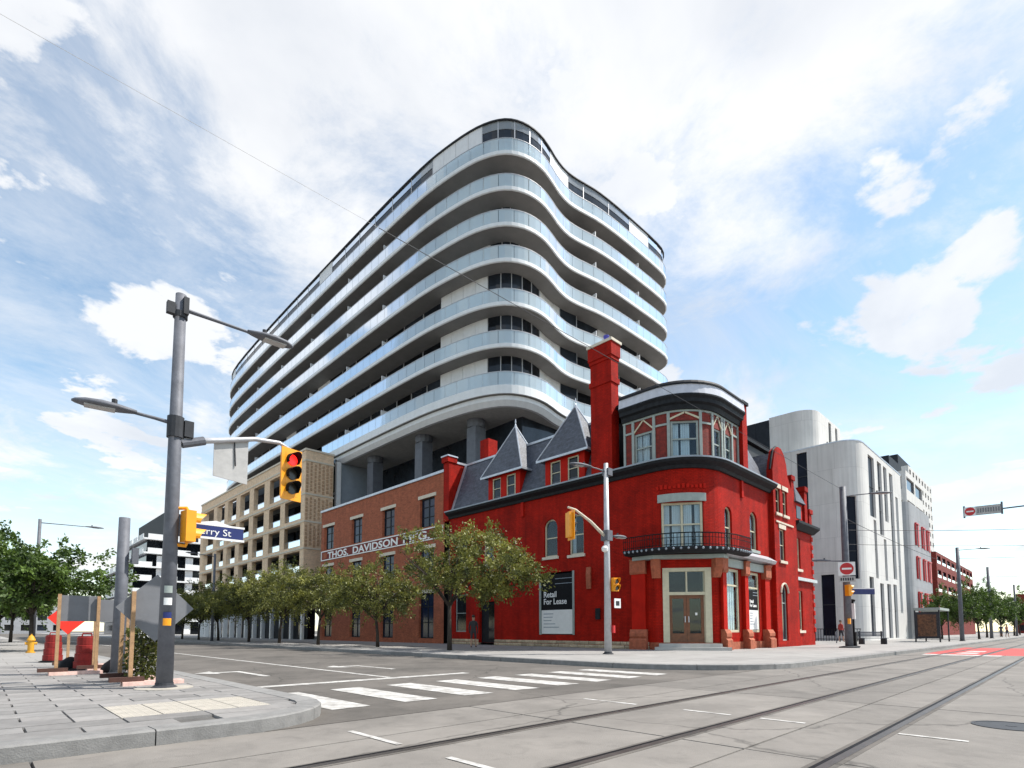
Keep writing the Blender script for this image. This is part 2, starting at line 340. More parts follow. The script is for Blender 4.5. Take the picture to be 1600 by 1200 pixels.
def window(parent, P, s0, s1, z0, z1, frame, glass=None, inset=.14, fw=.08, mull=(), rails=(.5,), name='window', sill=None, lintel=None, arch=0, curtain=False, pane=True, lw=.12):
    mb = MB(); a = P.at(s0, -inset); b = P.at(s1, -inset); L = math.hypot(b[0] - a[0], b[1] - a[1]); t = ((b[0] - a[0]) / L, (b[1] - a[1]) / L)
    def bx(m, u0, u1, q0, q1, th, o=0.):
        n = (t[1], -t[0]); c = (a[0] + t[0] * (u0 + u1) / 2 + n[0] * o, a[1] + t[1] * (u0 + u1) / 2 + n[1] * o); m.ob(c, t, u1 - u0, th, q0, q1)
    bx(mb, 0, fw, z0, z1, .1); bx(mb, L - fw, L, z0, z1, .1); bx(mb, fw, L - fw, z0, z0 + fw, .1); bx(mb, fw, L - fw, z1 - fw, z1, .1)
    for k in mull: bx(mb, L * k - fw * .5, L * k + fw * .5, z0 + fw, z1 - fw, .09)
    e = [0] + list(mull) + [1]
    for k in rails:
        z = z0 + (z1 - z0) * k
        for m0, m1 in zip(e, e[1:]):
            bx(mb, max(fw, L * m0 + fw * .5), min(L - fw, L * m1 - fw * .5), z - fw * .35, z + fw * .35, .08)
    if arch:
        c = L / 2; n = (t[1], -t[0])
        for sg in (-1, 1):
            pts = [(c + sg * L / 2, z1)] + [(c + sg * (L / 2 - fw * .6) * math.cos(math.pi / 2 * k / 6), z1 - arch + (arch - fw * .6) * math.sin(math.pi / 2 * k / 6)) for k in range(7)]
            mb.hexa([(a[0] + t[0] * u + n[0] * .052, a[1] + t[1] * u + n[1] * .052, z) for u, z in pts], [(a[0] + t[0] * u - n[0] * .052, a[1] + t[1] * u - n[1] * .052, z) for u, z in pts])
    o = mb.build(name, frame, parent)
    if pane:
        for m0, m1 in zip(e, e[1:]):
            g = MB(); bx(g, L * m0 + .02, L * m1 - .02, z0 + .02, z1 - .02, .015); g.build('pane', glass or M['clear'], o)
    if curtain:
        for u0, u1 in curtain:
            g = MB(); k = 8
            for i in range(k):
                v0 = L * (u0 + (u1 - u0) * i / k); v1 = L * (u0 + (u1 - u0) * (i + 1) / k); bx(g, v0, v1 - .004, z0 + .1, z1 - .1, .02, -.1 - .03 * (i % 2))
            g.build('curtain', M['curtain'], o)
    if sill: g = MB(); strip(g, P, s0 - .1, s1 + .1, rect(-inset, .1, z0 - .16, z0 - .003)); g.build('sill', sill, o)
    if lintel: g = MB(); strip(g, P, s0 - lw, s1 + lw, rect(-inset + .06, .05, z1 + .003, z1 + .26)); g.build('lintel', lintel, o)
    return o
def text(s, size, m, parent, origin, t, up=(0, 0, 1), name='lettering', align='LEFT', ext=.006, sx=1., kind=None, bold=0.):
    c = bpy.data.curves.new('txt', 'FONT'); c.body = s; c.size = size; c.extrude = ext; c.align_x = align; c.resolution_u = 3; c.offset = bold
    o = bpy.data.objects.new('txt', c); col.objects.link(o); bpy.context.view_layer.update()
    me = bpy.data.meshes.new_from_object(o.evaluated_get(bpy.context.evaluated_depsgraph_get())); bpy.data.objects.remove(o)
    t = Vector(t).normalized(); u = Vector(up); nrm = t.cross(u); Mx = Matrix((t * sx, u, nrm)).transposed().to_4x4(); Mx.translation = Vector(origin) - ORG.get(parent, Vector((0, 0, 0)))
    me.transform(Mx); me.materials.clear(); me.materials.append(m)
    ob = bpy.data.objects.new(name, me); col.objects.link(ob); ob.parent = parent; ORG[ob] = ORG.get(parent, Vector((0, 0, 0))); return ob
# ================================================================ SETTING
def struct(o): o['kind'] = 'structure'; return o
g = MB(); g.poly((-900, -900, -.08), (900, -900, -.08), (900, 900, -.08), (-900, 900, -.08)); struct(g.build('ground', M['ground']))
road = MB(); road.poly((-60, -40, -.03), (260, -40, -.03), (260, 6.4, -.03), (-60, 6.4, -.03)); road = struct(road.build('concrete_street', M['ground']))
a = MB(); a.poly((1.6, 6.235, 0), (17.9, 6.235, 0), (17.9, 10.5, 0), (14.2, 10.5, 0), (14.2, 260, 0), (3.3, 260, 0), (3.3, 8.2, 0), (1.6, 8.2, 0)); struct(a.build('asphalt_street', M['asphalt']))
# concrete road slabs, each one a piece
ys = [(-9, -5), (-5, -.78), (-.78, 2.22), (2.22, 5.12), (5.12, 6.22)]
xs = [-8, -3.4, .4, 5.2, 9.7, 14.2, 18.7, 23.2, 27.7, 32.2, 36.7, 41.2, 45.7, 52, 60, 70, 85, 110, 150, 250]
for (y0, y1) in ys:
    for k, (x0, x1) in enumerate(zip(xs, xs[1:])):
        if 31 < x0 < 43 and -.8 < y0 < 5: continue
        j = random.uniform(-.25, .25) if False else 0
        m = MB(); dz = random.uniform(-.0015, .0015); b = .012
        m.hexa([(x0 + .008, y0 + .008, -.05), (x1 - .008, y0 + .008, -.05), (x1 - .008, y1 - .008, -.05), (x0 + .008, y1 - .008, -.05)],
               [(x0 + b, y0 + b, dz), (x1 - b, y0 + b, dz), (x1 - b, y1 - b, dz), (x0 + b, y1 - b, dz)])
        m.build('road_slab', M['roadconc'], road)
m = MB(); m.box(32.2, 45.69, -.77, 5.11, -.05, .001); m.build('red_lane_surface', M['redlane'], road)
for x0, y0 in ((33.5, 3.3), (36.5, 3.3), (33.5, .4), (38, .4)):
    m = MB(); m.poly((x0, y0, .006), (x0 + 1.8, y0 + .05, .006), (x0 + 1.8, y0 + .7, .006), (x0, y0 + .8, .006)); m.build('lane_marking', M['paint'], road)
m = MB(); m.poly((30.9, 2.3, .005), (32.1, 2.3, .005), (32.1, 5.0, .005), (30.9, 5.0, .005)); m.build('lane_marking', M['paint'], road)
for y in (.05, 1.5, 2.95, 4.4):
    m = MB(); m.box(-20, 220, y - .1, y + .1, -.045, .0028); m.build('rail_bed_strip', M['asphalt'], road)
    m = MB(); m.box(-20, 220, y - .055, y + .055, -.04, .006); ro = m.build('tram_rail', M['steelrail'], road)
    m = MB(); m.box(-20, 220, y - .012 + .03, y + .02 + .03, -.03, .0085); m.build('flange_groove', M['black'], ro)
def mark(x0, x1, y0, y1, z=.005, name='lane_marking'):
    m = MB(); m.poly((x0, y0, z), (x1, y0, z), (x1, y1, z), (x0, y1, z)); m.build(name, M['paint'], road)
for x in (3.0, 7.1):
    for y0, y1 in ((4.62, 5.6), (3.2, 3.86), (2.3, 2.82), (.8, 1.38), (-.4, -.1)): mark(x - .035, x + .035, y0, y1)
for k in range(8):
    x = 3.6 + 1.2 * k; wv = random.uniform(-.05, .05)
    m = MB(); m.poly((x, 7.25 + wv, .006), (x + .6, 7.25 - wv, .006), (x + .6, 9.75 + wv, .006), (x, 9.75, .006)); m.build('crosswalk_bar', M['paint'], road)
mark(3.55, 9.2, 10.95, 11.25, .006, 'stop_line'); mark(6.95, 7.09, 11.3, 75, .006)
for ax, ay in ((5.1, 13.6), (8.6, 13.6)):
    m = MB(); m.poly((ax - .08, ay, .007), (ax + .08, ay, .007), (ax + .08, ay + 2.2, .007), (ax - .08, ay + 2.2, .007))
    m.poly((ax - .08, ay + 1.9, .007), (ax - .08, ay + 2.2, .007), (ax - .55, ay + 2.2, .007), (ax - .55, ay + 1.9, .007))
    m.poly((ax - .55, ay + 1.5, .007), (ax - .55, ay + 2.6, .007), (ax - 1.05, ay + 2.05, .007)); m.build('turn_arrow', M['paint'], road)
m = MB(); m.lathe((8.6, .58, -.03), [(.36, 0), (.36, .037), (.33, .037), (.33, .033), (.05, .033), (.05, .036), (.02, .036)], 28)
mh = m.build('manhole', M['darksteel']); tag(mh, 'round dark iron manhole cover in the concrete street at far right', 'manhole')
# left sidewalk
lw = [(-60, 6.2)] + arc((2.0, 7.7), 1.5, -90, 0, 8) + [(3.5, 260), (-60, 260)]
lw = [(-60, 6.26)] + arc((2.0, 7.7), 1.44, -90, 0, 8) + [(3.44, 260), (-60, 260)]
s = MB(); s.prism([(p[0], p[1]) for p in lw], -.05, .12); swl = struct(s.build('sidewalk_left', M['ground']))
s = MB(); s.poly((-60, 20.1, .15), (3.2, 20.1, .15), (3.2, 260, .15), (-60, 260, .15)); s.build('paved_surface', M['walk'], swl)
s = MB(); s.poly((-60, 6.5, .149), (-.82, 6.5, .149), (-.82, 20.1, .149), (-60, 20.1, .149)); s.build('paved_surface', M['walk'], swl)
def paver_mesh(l, wd, m, z=.05):
    q = MB(); e = .006; q.hexa([(0, 0, 0), (l, 0, 0), (l, wd, 0), (0, wd, 0)], [(e, e, z), (l - e, e, z), (l - e, wd - e, z), (e, wd - e, z)]); return q.mesh('paver', m)
PM = [paver_mesh(.79, .39, M['paver']), paver_mesh(.79, .39, M['paver2']), paver_mesh(.39, .39, M['paver']), paver_mesh(.39, .39, M['paver2'])]
for r in range(34):
    y = 6.5 + .4 * r; x = -.8 - (.4 if r % 2 else 0)
    while x < 3.15:
        l = .8
        if x + l > 3.2 or (7.25 < y < 8.45 and x < 2.75 and x + l > 1.05): l = .4
        if x + l > 3.25: break
        inr = (1.2 < x + l / 2 < 2.8) and (7.3 < y + .2 < 8.5)
        cor = x + l > 2.0 and y < 7.7 and math.hypot(x + l - 2.0, y - 7.7) > 1.22
        if not inr and not cor:
            i = (0 if random.random() < .6 else 1) + (2 if l < .5 else 0)
            piece('paver', PM[i], (x + .005, y + .005, .1 + random.uniform(-.002, .002)), swl)
        x += l
tm = MB(); tm.hexa([(0, 0, 0), (.395, 0, 0), (.395, .395, 0), (0, .395, 0)], [(.005, .005, .05), (.39, .005, .05), (.39, .39, .05), (.005, .39, .05)])
for i in range(5):
    for j in range(5): tm.lathe((.04 + i * .078, .04 + j * .078, .05), [(.014, 0), (.009, .005)], 6)
tm = tm.mesh('tactile_plate', M['paverb'])
for i in range(4):
    for j in range(3): piece('tactile_plate', tm, (1.2 + .4 * i, 7.3 + .4 * j, .101), swl)
for r, x0, x1 in ((6.5, 2.0, 3.1), (6.9, 2.4, 3.2), (7.3, 2.6, 3.2)):
    s = MB(); s.box(x0, x1 - (7.7 - r) * .22, r, r + .395, .1, .148); s.build('paver', M['paver'], swl)
KP = Path([(-12, 6.2)] + arc((2.0, 7.7), 1.5, -90, 0, 8) + [(3.5, 60)])
t = 0
while t < KP.L - .3:
    l = 1.9 if not (13.8 < t < 17) else .78
    s = MB(); strip(s, KP, t + .006, min(t + l, KP.L) - .006, [(.0, -.04), (.0, .135), (-.02, .152), (-.3, .152), (-.3, -.04)]); s.build('kerb_stone', M['kerb'], swl); t += l
# far sidewalk
fw_ = [(13.6, 260)] + [(13.6, 10)] + arc((17.7, 10), 4.1, 180, 270, 10)[1:] + [(24, 5.8), (260, 5.8), (260, 60), (60, 60), (60, 260)]
s = MB(); s.prism(fw_[::-1], -.05, .146); swr = struct(s.build('sidewalk_right', M['walk']))
KP2 = Path([(13.5, 120)] + arc((17.7, 10), 4.2, 180, 270, 10) + [(24, 5.7), (150, 5.7)])
t = 0; k = 0
while t < KP2.L - .3:
    near = 70 < t < 160; l = 2.4 if near else 8
    s = MB(); strip(s, KP2, t + .008, min(t + l, KP2.L) - .008, [(.0, -.04), (.0, .14), (-.02, .155), (-.26, .155), (-.26, -.04)]); s.build('kerb_stone', M['kerb'], swr); t += l
# ================================================================ RED CORNER BUILDING
X0, Y0 = 24.3, 12.2
rb = thing('red_corner_building', 'bright red painted brick heritage building with rounded corner bay and tall chimney', 'building', (26, 14, .15))
U = Path([(X0, 31.3)] + arc((26.7, 14.6), 2.4, 180, 270, 12) + [(33.0, Y0)])
Gp = Path([(X0, 31.3), (X0, 14.6), (26.1, Y0), (33.0, Y0)])
sy = lambda y: 31.3 - y
su = lambda x: x - 26.7 + 16.7 + 2.4 * math.pi / 2
sg = lambda x: x - 26.1 + 19.7
# ground storey
gh = [(sy(28.0), sy(26.5), .3, 3.0), (sy(22.5), sy(19.8), .85, 4.5), (17.05, 19.35, .45, 4.2), (sg(27.0), sg(28.5), 1.0, 4.25), (sg(29.6), sg(31.1), 1.0, 4.25), (sy(30.6), sy(29.4), 1.0, 3.6)]
m = MB(); wall(m, Gp, 0, Gp.L, .5, 5.0, gh, .3); m.build('wall', M['redpaint'], rb)
# upper storey
cs = U.near(25.02, 13.5)
uh = [(sy(22.1), sy(21.05), 5.45, 7.7), (sy(20.15), sy(19.1), 5.4, 7.7), (sy(27.6), sy(26.6), 5.45, 7.7), (sy(30.3), sy(29.3), 5.45, 7.7), (cs - 1.05, cs + 1.05, 5.15, 7.45), (su(27.0), su(27.85), 5.3, 7.45), (su(30.1), su(31.1), 5.5, 7.65)]
m = MB(); wall(m, U, 0, U.L, 5.0, 9.12, uh, .3)
for i in (0, 1, 2, 3, 5, 6): archfill(m, U, uh[i][0], uh[i][1], uh[i][3], (uh[i][1] - uh[i][0]) / 2, 0, .1)
m.build('wall', M['redpaint'], rb)
for i, h in enumerate(uh):
    if i == 4:
        window(rb, U, *h, M['cream'], mull=(.5,), rails=(.52,), fw=.11, inset=.1, curtain=[(.04, .2), (.26, .47), (.55, .75), (.82, .96)])
        q = MB(); strip(q, U, h[0] - .12, h[1] + .12, rect(.003, .09, 7.46, 7.86)); q.build('lintel', M['greytrim'], rb)
    else: window(rb, U, *h, M['cream'], fw=.09, inset=.16, arch=(h[1] - h[0]) / 2, sill=M['lime'] if i < 4 else M['greytrim'], curtain=[(.08, .28)] if i in (1, 5) else None)
# dentil brick frieze over the corner window
for k in range(12):
    s0 = cs - 1.25 + k * .21; q = MB(); strip(q, U, s0, s0 + .13, rect(.003, .05, 8.12, 8.3 + .06 * math.sin(k * 1.3))); q.build('brick_dentil', M['redtrim'], rb)
for s_ in (sy(24.0), su(29.0)):
    q = MB(); strip(q, U, s_, s_ + .22, rect(.003, .09, 8.2, 9.1)); q.build('pilaster_strip', M['redtrim'], rb)
# rubble base stones
sb = 0; k = 0
ends = [(0, sy(28.05)), (sy(26.45), 16.3)]
for e0, e1 in ends:
    for row in range(2):
        t = e0
        while t < e1 - .1:
            l = min(random.uniform(.35, .75), e1 - t); q = MB(); d = random.uniform(.05, .1); z0 = .146 + row * .19
            strip(q, Gp, t + .012, t + l - .012, [(-.2, z0), (d, z0 + .01), (d + .02, z0 + .1), (d, z0 + .175), (-.2, z0 + .18)]); q.build('stone', M['stone'], rb); t += l
q = MB(); strip(q, Gp, 19.75, Gp.L, rect(-.25, .06, .14, .52)); q.build('plinth', M['sandstone'], rb)
q = MB(); strip(q, Gp, 16.32, 19.72, rect(-.25, .02, .14, .5)); q.build('plinth', M['sandstone'], rb)
# entrance
en = MB(); c0, c1 = 17.05, 19.35
for a_, b_ in ((c0, c0 + .3), (c1 - .3, c1)): strip(en, Gp, a_, b_, rect(-.18, .05, .5, 4.2))
strip(en, Gp, c0 + .3, c1 - .3, rect(-.16, .03, 4.02, 4.2)); strip(en, Gp, c0 + .3, c1 - .3, rect(-.16, .02, 2.85, 3.0))
strip(en, Gp, (c0 + c1) / 2 - .035, (c0 + c1) / 2 + .035, rect(-.14, -.02, 3.0, 4.02)); eno = en.build('entrance_frame', M['cream'], rb)
q = MB(); strip(q, Gp, c0 + .28, c1 - .28, rect(-.13, -.11, 2.98, 4.05)); q.build('pane', M['clear'], eno)
mid = (c0 + c1) / 2
for a_, b_, hs in ((c0 + .3, mid - .005, mid - .09), (mid + .005, c1 - .3, mid + .09)):
    q = MB()
    for u0, u1, z0, z1 in ((a_, a_ + .14, .5, 2.85), (b_ - .14, b_, .5, 2.85), (a_ + .14, b_ - .14, 2.68, 2.85), (a_ + .14, b_ - .14, .5, .95)): strip(q, Gp, u0, u1, rect(-.17, -.11, z0, z1))
    d = q.build('door', M['wood'], rb); q = MB(); strip(q, Gp, a_ + .1, b_ - .1, rect(-.15, -.135, .9, 2.72)); q.build('pane', M['clear'], d)
    q = MB(); strip(q, Gp, hs - .02, hs + .02, rect(-.11, -.06, 1.5, 1.8)); q.build('handle', M['lead'], d)
q = MB(); strip(q, Gp, mid + .42, mid + .52, rect(-.12, -.1, 1.85, 1.98)); q.build('notice', M['white'], rb)
for k, (o_, z1) in enumerate(((.95, .3), (.5, .46))):
    q = MB(); strip(q, Gp, 16.9 - .1 * (1 - k), 19.5 + .1 * (1 - k), rect(-.2, o_, .14, z1)); q.build('step', M['concrete'], rb)
# sandstone piers with carved bases and capitals
def pier(s0, s1, zt=4.5, base=True, cap=True):
    q = MB(); strip(q, Gp, s0, s1, rect(.003, .2, 1.15, 3.95)); o = q.build('pier', M['redtrim'], rb)
    q = MB(); strip(q, Gp, s0 - .08, s1 + .08, [(.002, .14), (.46, .14), (.46, .62), (.34, .72), (.4, .8), (.4, .95), (.28, 1.15), (.002, 1.15)]); q.build('pier_base', M['sandstone'], o)
    q = MB(); strip(q, Gp, s0 - .06, s1 + .06, [(.002, 3.95), (.24, 3.95), (.3, 4.05), (.3, 4.62), (.38, 4.72), (.002, 4.72)]); q.build('capital', M['sandstone'], o)
for a_, b_ in ((15.35, 16.15), (19.9, 20.3), (sg(28.85), sg(29.25)), (sg(31.5), sg(32.1))): pier(a_, b_)
for a_, sgn in ((16.75, 1), (19.62, -1)):
    q = MB(); strip(q, Gp, a_ - .22, a_ + .22, [(.002, 3.7), (.1, 3.7), (.35, 4.3), (.35, 4.65), (.002, 4.65)]); q.build('bracket', M['sandstone'], rb)
# shop windows
for i in (3, 4):
    h = gh[i]; window(rb, Gp, *h, M['cream'], fw=.13, rails=(.74,), inset=.1, name='shop_window', curtain=[(.15, .85)] if i == 3 else None)
q = MB(); strip(q, Gp, 20.3, sg(32.1), rect(.003, .16, 4.3, 4.72)); q.build('signboard_frieze', M['greytrim'], rb)
q = MB(); strip(q, Gp, 15.5, 20.2, rect(.003, .42, 4.63, 4.82)); q.build('signboard_frieze', M['greytrim'], rb)
q = MB(); strip(q, Gp, sg(26.4), sg(32.4), [(.0, 4.75), (.45, 4.83), (.55, 4.98), (.05, 5.3), (0, 5.3)]); q.build('shop_cornice', M['lead'], rb)
window(rb, Gp, *gh[5], M['greytrim'], glass=M['glass'])
q = MB(); strip(q, Gp, gh[0][0], gh[0][1], rect(-.28, -.22, .3, 3.0)); d = q.build('door', M['charcoal'], rb); q = MB(); strip(q, Gp, gh[0][0] + .75, gh[0][1] - .12, rect(-.22, -.2, .5, 2.8)); q.build('pane', M['glass'], d)
# for-lease boards, filling the openings
def lease(P, s0, s1, z0, zm, z1, off, lines, right, clip=None):
    q = MB(); strip(q, P, s0, s1, rect(off - .05, off, zm, z1)); o = q.build('lease_board', M['black'], rb, label='black and white for lease board')
    q = MB(); strip(q, P, s0, s1, rect(off - .05, off, z0, zm - .004)); lo = q.build('lower_panel', M['white'], o)
    t = P.tan((s0 + s1) / 2); W = s1 - s0; p = P.at(s0 + W * .07, off + .004); hz = z1 - zm
    for i, ln in enumerate(lines): text(ln, W * .2, M['white'], o, (*p, zm + hz * (.36 - .2 * i)), (*t, 0), ext=.003, name='lettering', sx=.95, bold=.008)
    for i, ll in enumerate((.32, .3, .26, .38, .5)):
        q = MB(); z = z0 + (zm - z0) * (.82 - .14 * i); strip(q, P, s0 + W * .07, s0 + W * (.07 + ll), rect(off + .001, off + .004, z, z + .045)); q.build('print_line', M['bluegrey'], lo)
    for zz_ in (.86, .72):
        q = MB(); strip(q, P, s0 + W * .45, s1 - .02, rect(off + .001, off + .004, zm + hz * zz_, zm + hz * zz_ + .03)); q.build('print_line', M['bluegrey'], o)
lease(Gp, sy(22.35), sy(19.95), .9, 2.3, 4.4, -.02, ('Retail', 'For Lease'), True)
lease(Gp, gh[4][0] + .16, gh[4][1] - .16, 1.15, 2.2, 3.3, -.03, ('Retail', 'For Lease'), True)
q = MB()
for a_, b_, z0, z1 in ((sy(22.5), sy(22.36), .85, 4.5), (sy(19.94), sy(19.8), .85, 4.5)): strip(q, Gp, a_, b_, rect(-.1, .04, z0, z1))
q.build('board_frame', M['greytrim'], rb)
q = MB(); strip(q, Gp, sy(18.3), sy(18.0), rect(.003, .12, 1.7, 2.3)); q.build('meter_box', M['charcoal'], rb)
q = MB(); strip(q, Gp, sy(18.9), sy(18.6), [(.003, 3.4), (.1, 3.4), (.16, 4.2), (.08, 4.6), (.003, 4.6)]); q.build('carved_bracket', M['sandstone'], rb)
# corner balcony with iron railing
q = MB(); b0, b1 = U.near(24.3, 15.9), su(28.0)
strip(q, U, b0, b1, [(.003, 4.85), (.75, 4.85), (.95, 5.0), (.95, 5.1), (.003, 5.1)]); bal = q.build('balcony', M['charcoal'], rb)
q = MB(); strip(q, U, b0, b1, rect(.86, .91, 5.72, 5.77)); strip(q, U, b0, b1, rect(.87, .9, 5.18, 5.21)); strip(q, U, b0, b1, rect(.87, .9, 5.52, 5.545)); q.build('handrail', M['black'], bal)
n = 52; q = MB(); q.box(-.01, .01, -.01, .01, 0, .62); bm_ = q.mesh('baluster', M['black'])
for k in range(n + 1):
    p = U.at(b0 + (b1 - b0) * k / n, .885); piece('baluster', bm_, (*p, 5.1), bal)
for k in range(26):
    p = U.at(b0 + (b1 - b0) * (k + .5) / 26, .95); q = MB(); q.lathe((*p, 5.0), [(.01, -.06), (.05, -.03), (.06, .02), (.03, .05), (.01, .07)], 6); q.build('scroll_ornament', M['bluegrey'], bal)
# main cornice
q = MB(); strip(q, U, 0, U.L, [(.002, 9.1), (.12, 9.1), (.18, 9.25), (.45, 9.4), (.5, 9.52), (.002, 9.56)]); q.build('cornice', M['charcoal'], rb)
q = MB(); strip(q, U, 0, U.L, [(.44, 9.523), (.53, 9.523), (.53, 9.6), (.44, 9.6)]); q.build('gutter', M['bluegrey'], rb)
# third storey bay
T0, T1 = sy(16.45), su(29.15)
def toff(mb, a_, b_, z0, z1, o0=-.12, o1=-.06): strip(mb, U, a_, b_, rect(o0, o1, z0, z1))
tw = [(sy(15.75), sy(14.65), 9.75, 11.35), (U.near(24.5, 13.75), U.near(25.4, 12.6), 9.75, 11.6), (su(26.25), su(27.05), 9.75, 11.35), (su(27.45), su(28.25), 9.75, 11.35)]
U3 = Path([U.at(t_, -.12) for t_ in U.cuts(T0, T1)]); s3 = lambda s_: U3.near(*U.at(s_, -.12))
tw3 = [(s3(a_), s3(b_), c_, d_) for a_, b_, c_, d_ in tw]
m = MB(); wall(m, U3, 0, U3.L, 9.5, 12.3, tw3, .25); m.build('wall', M['darkred'], rb)
for h in tw3: window(rb, U3, *h, M['greytrim'], fw=.1, inset=.08, lintel=None, curtain=[(.04, .3), (.38, .7)] if h is not tw3[2] else [(.2, .5)])
st = []
for h in tw3: st += [(h[0] - .14, h[0], 9.6, 12.1), (h[1], h[1] + .14, 9.6, 12.1)]
st += [(.05, .17, 9.6, 12.1), (U3.L - .17, U3.L - .05, 9.6, 12.1)]
for a_, b_, z0, z1 in st: q = MB(); strip(q, U3, max(0, a_), b_, rect(.003, .07, z0, z1)); q.build('timber_strip', M['greytrim'], rb)
q = MB(); strip(q, U3, .17, U3.L - .17, rect(.003, .05, 11.42, 11.52)); 
q2 = MB(); strip(q2, U3, .0, U3.L, rect(.003, .06, 12.02, 12.12)); q2.build('timber_strip', M['greytrim'], rb)
segs = []; e = .17
for h in sorted(tw3):
    segs.append((e, h[0] - .14)); e = h[1] + .14
segs.append((e, U3.L - .17))
for a_, b_ in segs:
    if b_ - a_ > .05: q = MB(); strip(q, U3, a_ + .002, b_ - .002, rect(.003, .055, 11.42, 11.52)); q.build('timber_strip', M['greytrim'], rb)
for h in tw3:
    c = (h[0] + h[1]) / 2; hw = (h[1] - h[0]) / 2; zb = h[3] + .03
    for sg_ in (-1, 1):
        q = MB()
        pts = [(c + sg_ * hw, zb), (c + sg_ * hw * .92, zb), (c, 11.98), (c, 12.06)] if False else [(c + sg_ * hw, zb + .02), (c + sg_ * .02, 11.93), (c + sg_ * .02, 12.02), (c + sg_ * hw, zb + .12)]
        q.hexa([(*U3.at(u_, .01), z_) for u_, z_ in pts], [(*U3.at(u_, .06), z_) for u_, z_ in pts]); q.build('timber_brace', M['cream'], rb)
q = MB(); strip(q, U3, -.0, U3.L, [(.0, 12.12), (.14, 12.12), (.2, 12.35), (.34, 12.42), (.36, 12.6), (.46, 12.72), (.46, 12.8), (.0, 12.8)]); q.build('roof_cornice', M['charcoal'], rb)
q = MB(); strip(q, U3, 0, U3.L, [(.2, 12.8), (.43, 12.8), (.36, 13.3), (.2, 13.3)]); q.build('roof_fascia', M['fascia'], rb)
q = MB(); strip(q, U3, 0, U3.L, [(.1, 13.3), (.42, 13.3), (.42, 13.37), (.34, 13.5), (.1, 13.5)]); q.build('roof_cap', M['charcoal'], rb)
rp_ = [U3.at(t_, .12) for t_ in U3.cuts(0, U3.L)] + [(29.3, 18.6), (25.2, 18.6)]
q = MB(); q.prism(rp_[::-1], 13.15, 13.3); q.build('roof_deck', M['charcoal'], rb)
q = MB(); q.box(29.15, 29.75, 12.05, 18.6, 9.57, 13.35); q.build('parapet_wall', M['redpaint'], rb)
q = MB(); q.box(29.08, 29.82, 11.96, 18.6, 13.35, 13.52); q.build('parapet_coping', M['charcoal'], rb)
# chimney
ch = MB(); cx0, cx1, cy0, cy1 = 24.12, 24.78, 16.98, 18.38
for a_, z0, z1 in ((0, 9.57, 14.6), (.06, 14.6, 14.9), (0, 14.9, 15.9), (.05, 15.9, 16.1), (.1, 16.1, 16.85)): ch.box(cx0 - a_, cx1 + a_, cy0 - a_, cy1 + a_, z0, z1)
cho = ch.build('chimney', M['redpaint'], rb); q = MB(); q.box(cx0 - .16, cx1 + .16, cy0 - .16, cy1 + .16, 16.85, 17.0); q.build('chimney_coping', M['lime'], cho)
q = MB(); q.lathe((24.45, 17.5, 17.0), [(.16, 0), (.14, .35), (.17, .4), (.17, .46)], 10); q.build('chimney_pot', mat('violet_blue_paint', (.05, .05, .35), .5), cho)
# mansard and dormers on the long side
q = MB(); strip(q, U, .3, sy(18.36), [(.02, 9.57), (-1.35, 13.25), (-1.6, 13.25), (-1.6, 9.57)]); q.build('mansard_roof', M['slate'], rb)
q = MB(); strip(q, U, .3, sy(18.36), rect(-1.66, -1.3, 13.255, 13.4)); q.build('ridge_flashing', M['lead'], rb)
q = MB(); q.prism([(25.9, 31.2), (40, 31.2), (40, 13.8), (30, 13.8), (30, 18.4), (25.9, 18.4)][::-1], 13.0, 13.2); q.build('roof_deck', M['charcoal'], rb)
for yc, hw, zt in ((25.65, 1.5, 14.75), (20.5, 1.5, 14.6)):
    d = MB(); PD = Path([(26.0, yc + hw), (24.32, yc + hw), (24.32, yc - hw), (26.0, yc - hw)]); ph = [(1.68 + .35, 1.68 + 1.2, 9.75, 11.15), (1.68 + 1.75, 1.68 + 2.6, 9.75, 11.15)]
    wall(d, PD, 0, PD.L, 9.57, 11.3, ph, .2); do = d.build('dormer', M['redtrim'], rb)
    for h in ph: window(do, PD, *h, M['cream'], inset=.08, fw=.07, pane=False)
    for h in ph: q = MB(); strip(q, PD, h[0], h[1], rect(-.12, -.1, h[2], h[3])); q.build('pane', M['glass'], do)
    e = .45; x0, x1, y0, y1 = 24.0, 26.3, yc - hw - e, yc + hw + e; tip = (25.35, yc - .05, zt)
    q = MB(); q.poly((x0, y1, 11.3), (x0, y0, 11.3), tip); q.poly((x0, y0, 11.3), (x1, y0, 11.3), tip); q.poly((x1, y0, 11.3), (x1, y1, 11.3), tip); q.poly((x1, y1, 11.3), (x0, y1, 11.3), tip); q.poly((x0, y0, 11.3), (x0, y1, 11.3), (x1, y1, 11.3), (x1, y0, 11.3))
    q.build('dormer_roof', M['slate'], do)
    for p in ((x0, y0), (x0, y1), (x1, y0)): q = MB(); q.tube([(p[0], p[1], 11.31), (tip[0], tip[1], tip[2] + .02)], .05, 5); q.build('hip_flashing', M['lead'], do)
    q = MB(); q.lathe(tip, [(.09, -.15), (.06, .1), (.03, .15), (.05, .3), (.015, .5)], 8); q.build('finial', M['lead'], do)
    q = MB(); strip(q, Path([(x0, y1), (x0, y0), (x1, y0)]), 0, (y1 - y0) + (x1 - x0), rect(-.03, .04, 11.2, 11.33)); q.build('eaves_board', M['lead'], do)
q = MB(); q.prism([(24.2, 31.95), (24.2, 31.32), (27.5, 31.32), (27.5, 31.95)], 9.0, 13.35); q.box(24.05, 24.9, 31.25, 32.0, 13.35, 13.75); q.build('party_wall', M['redpaint'], rb)
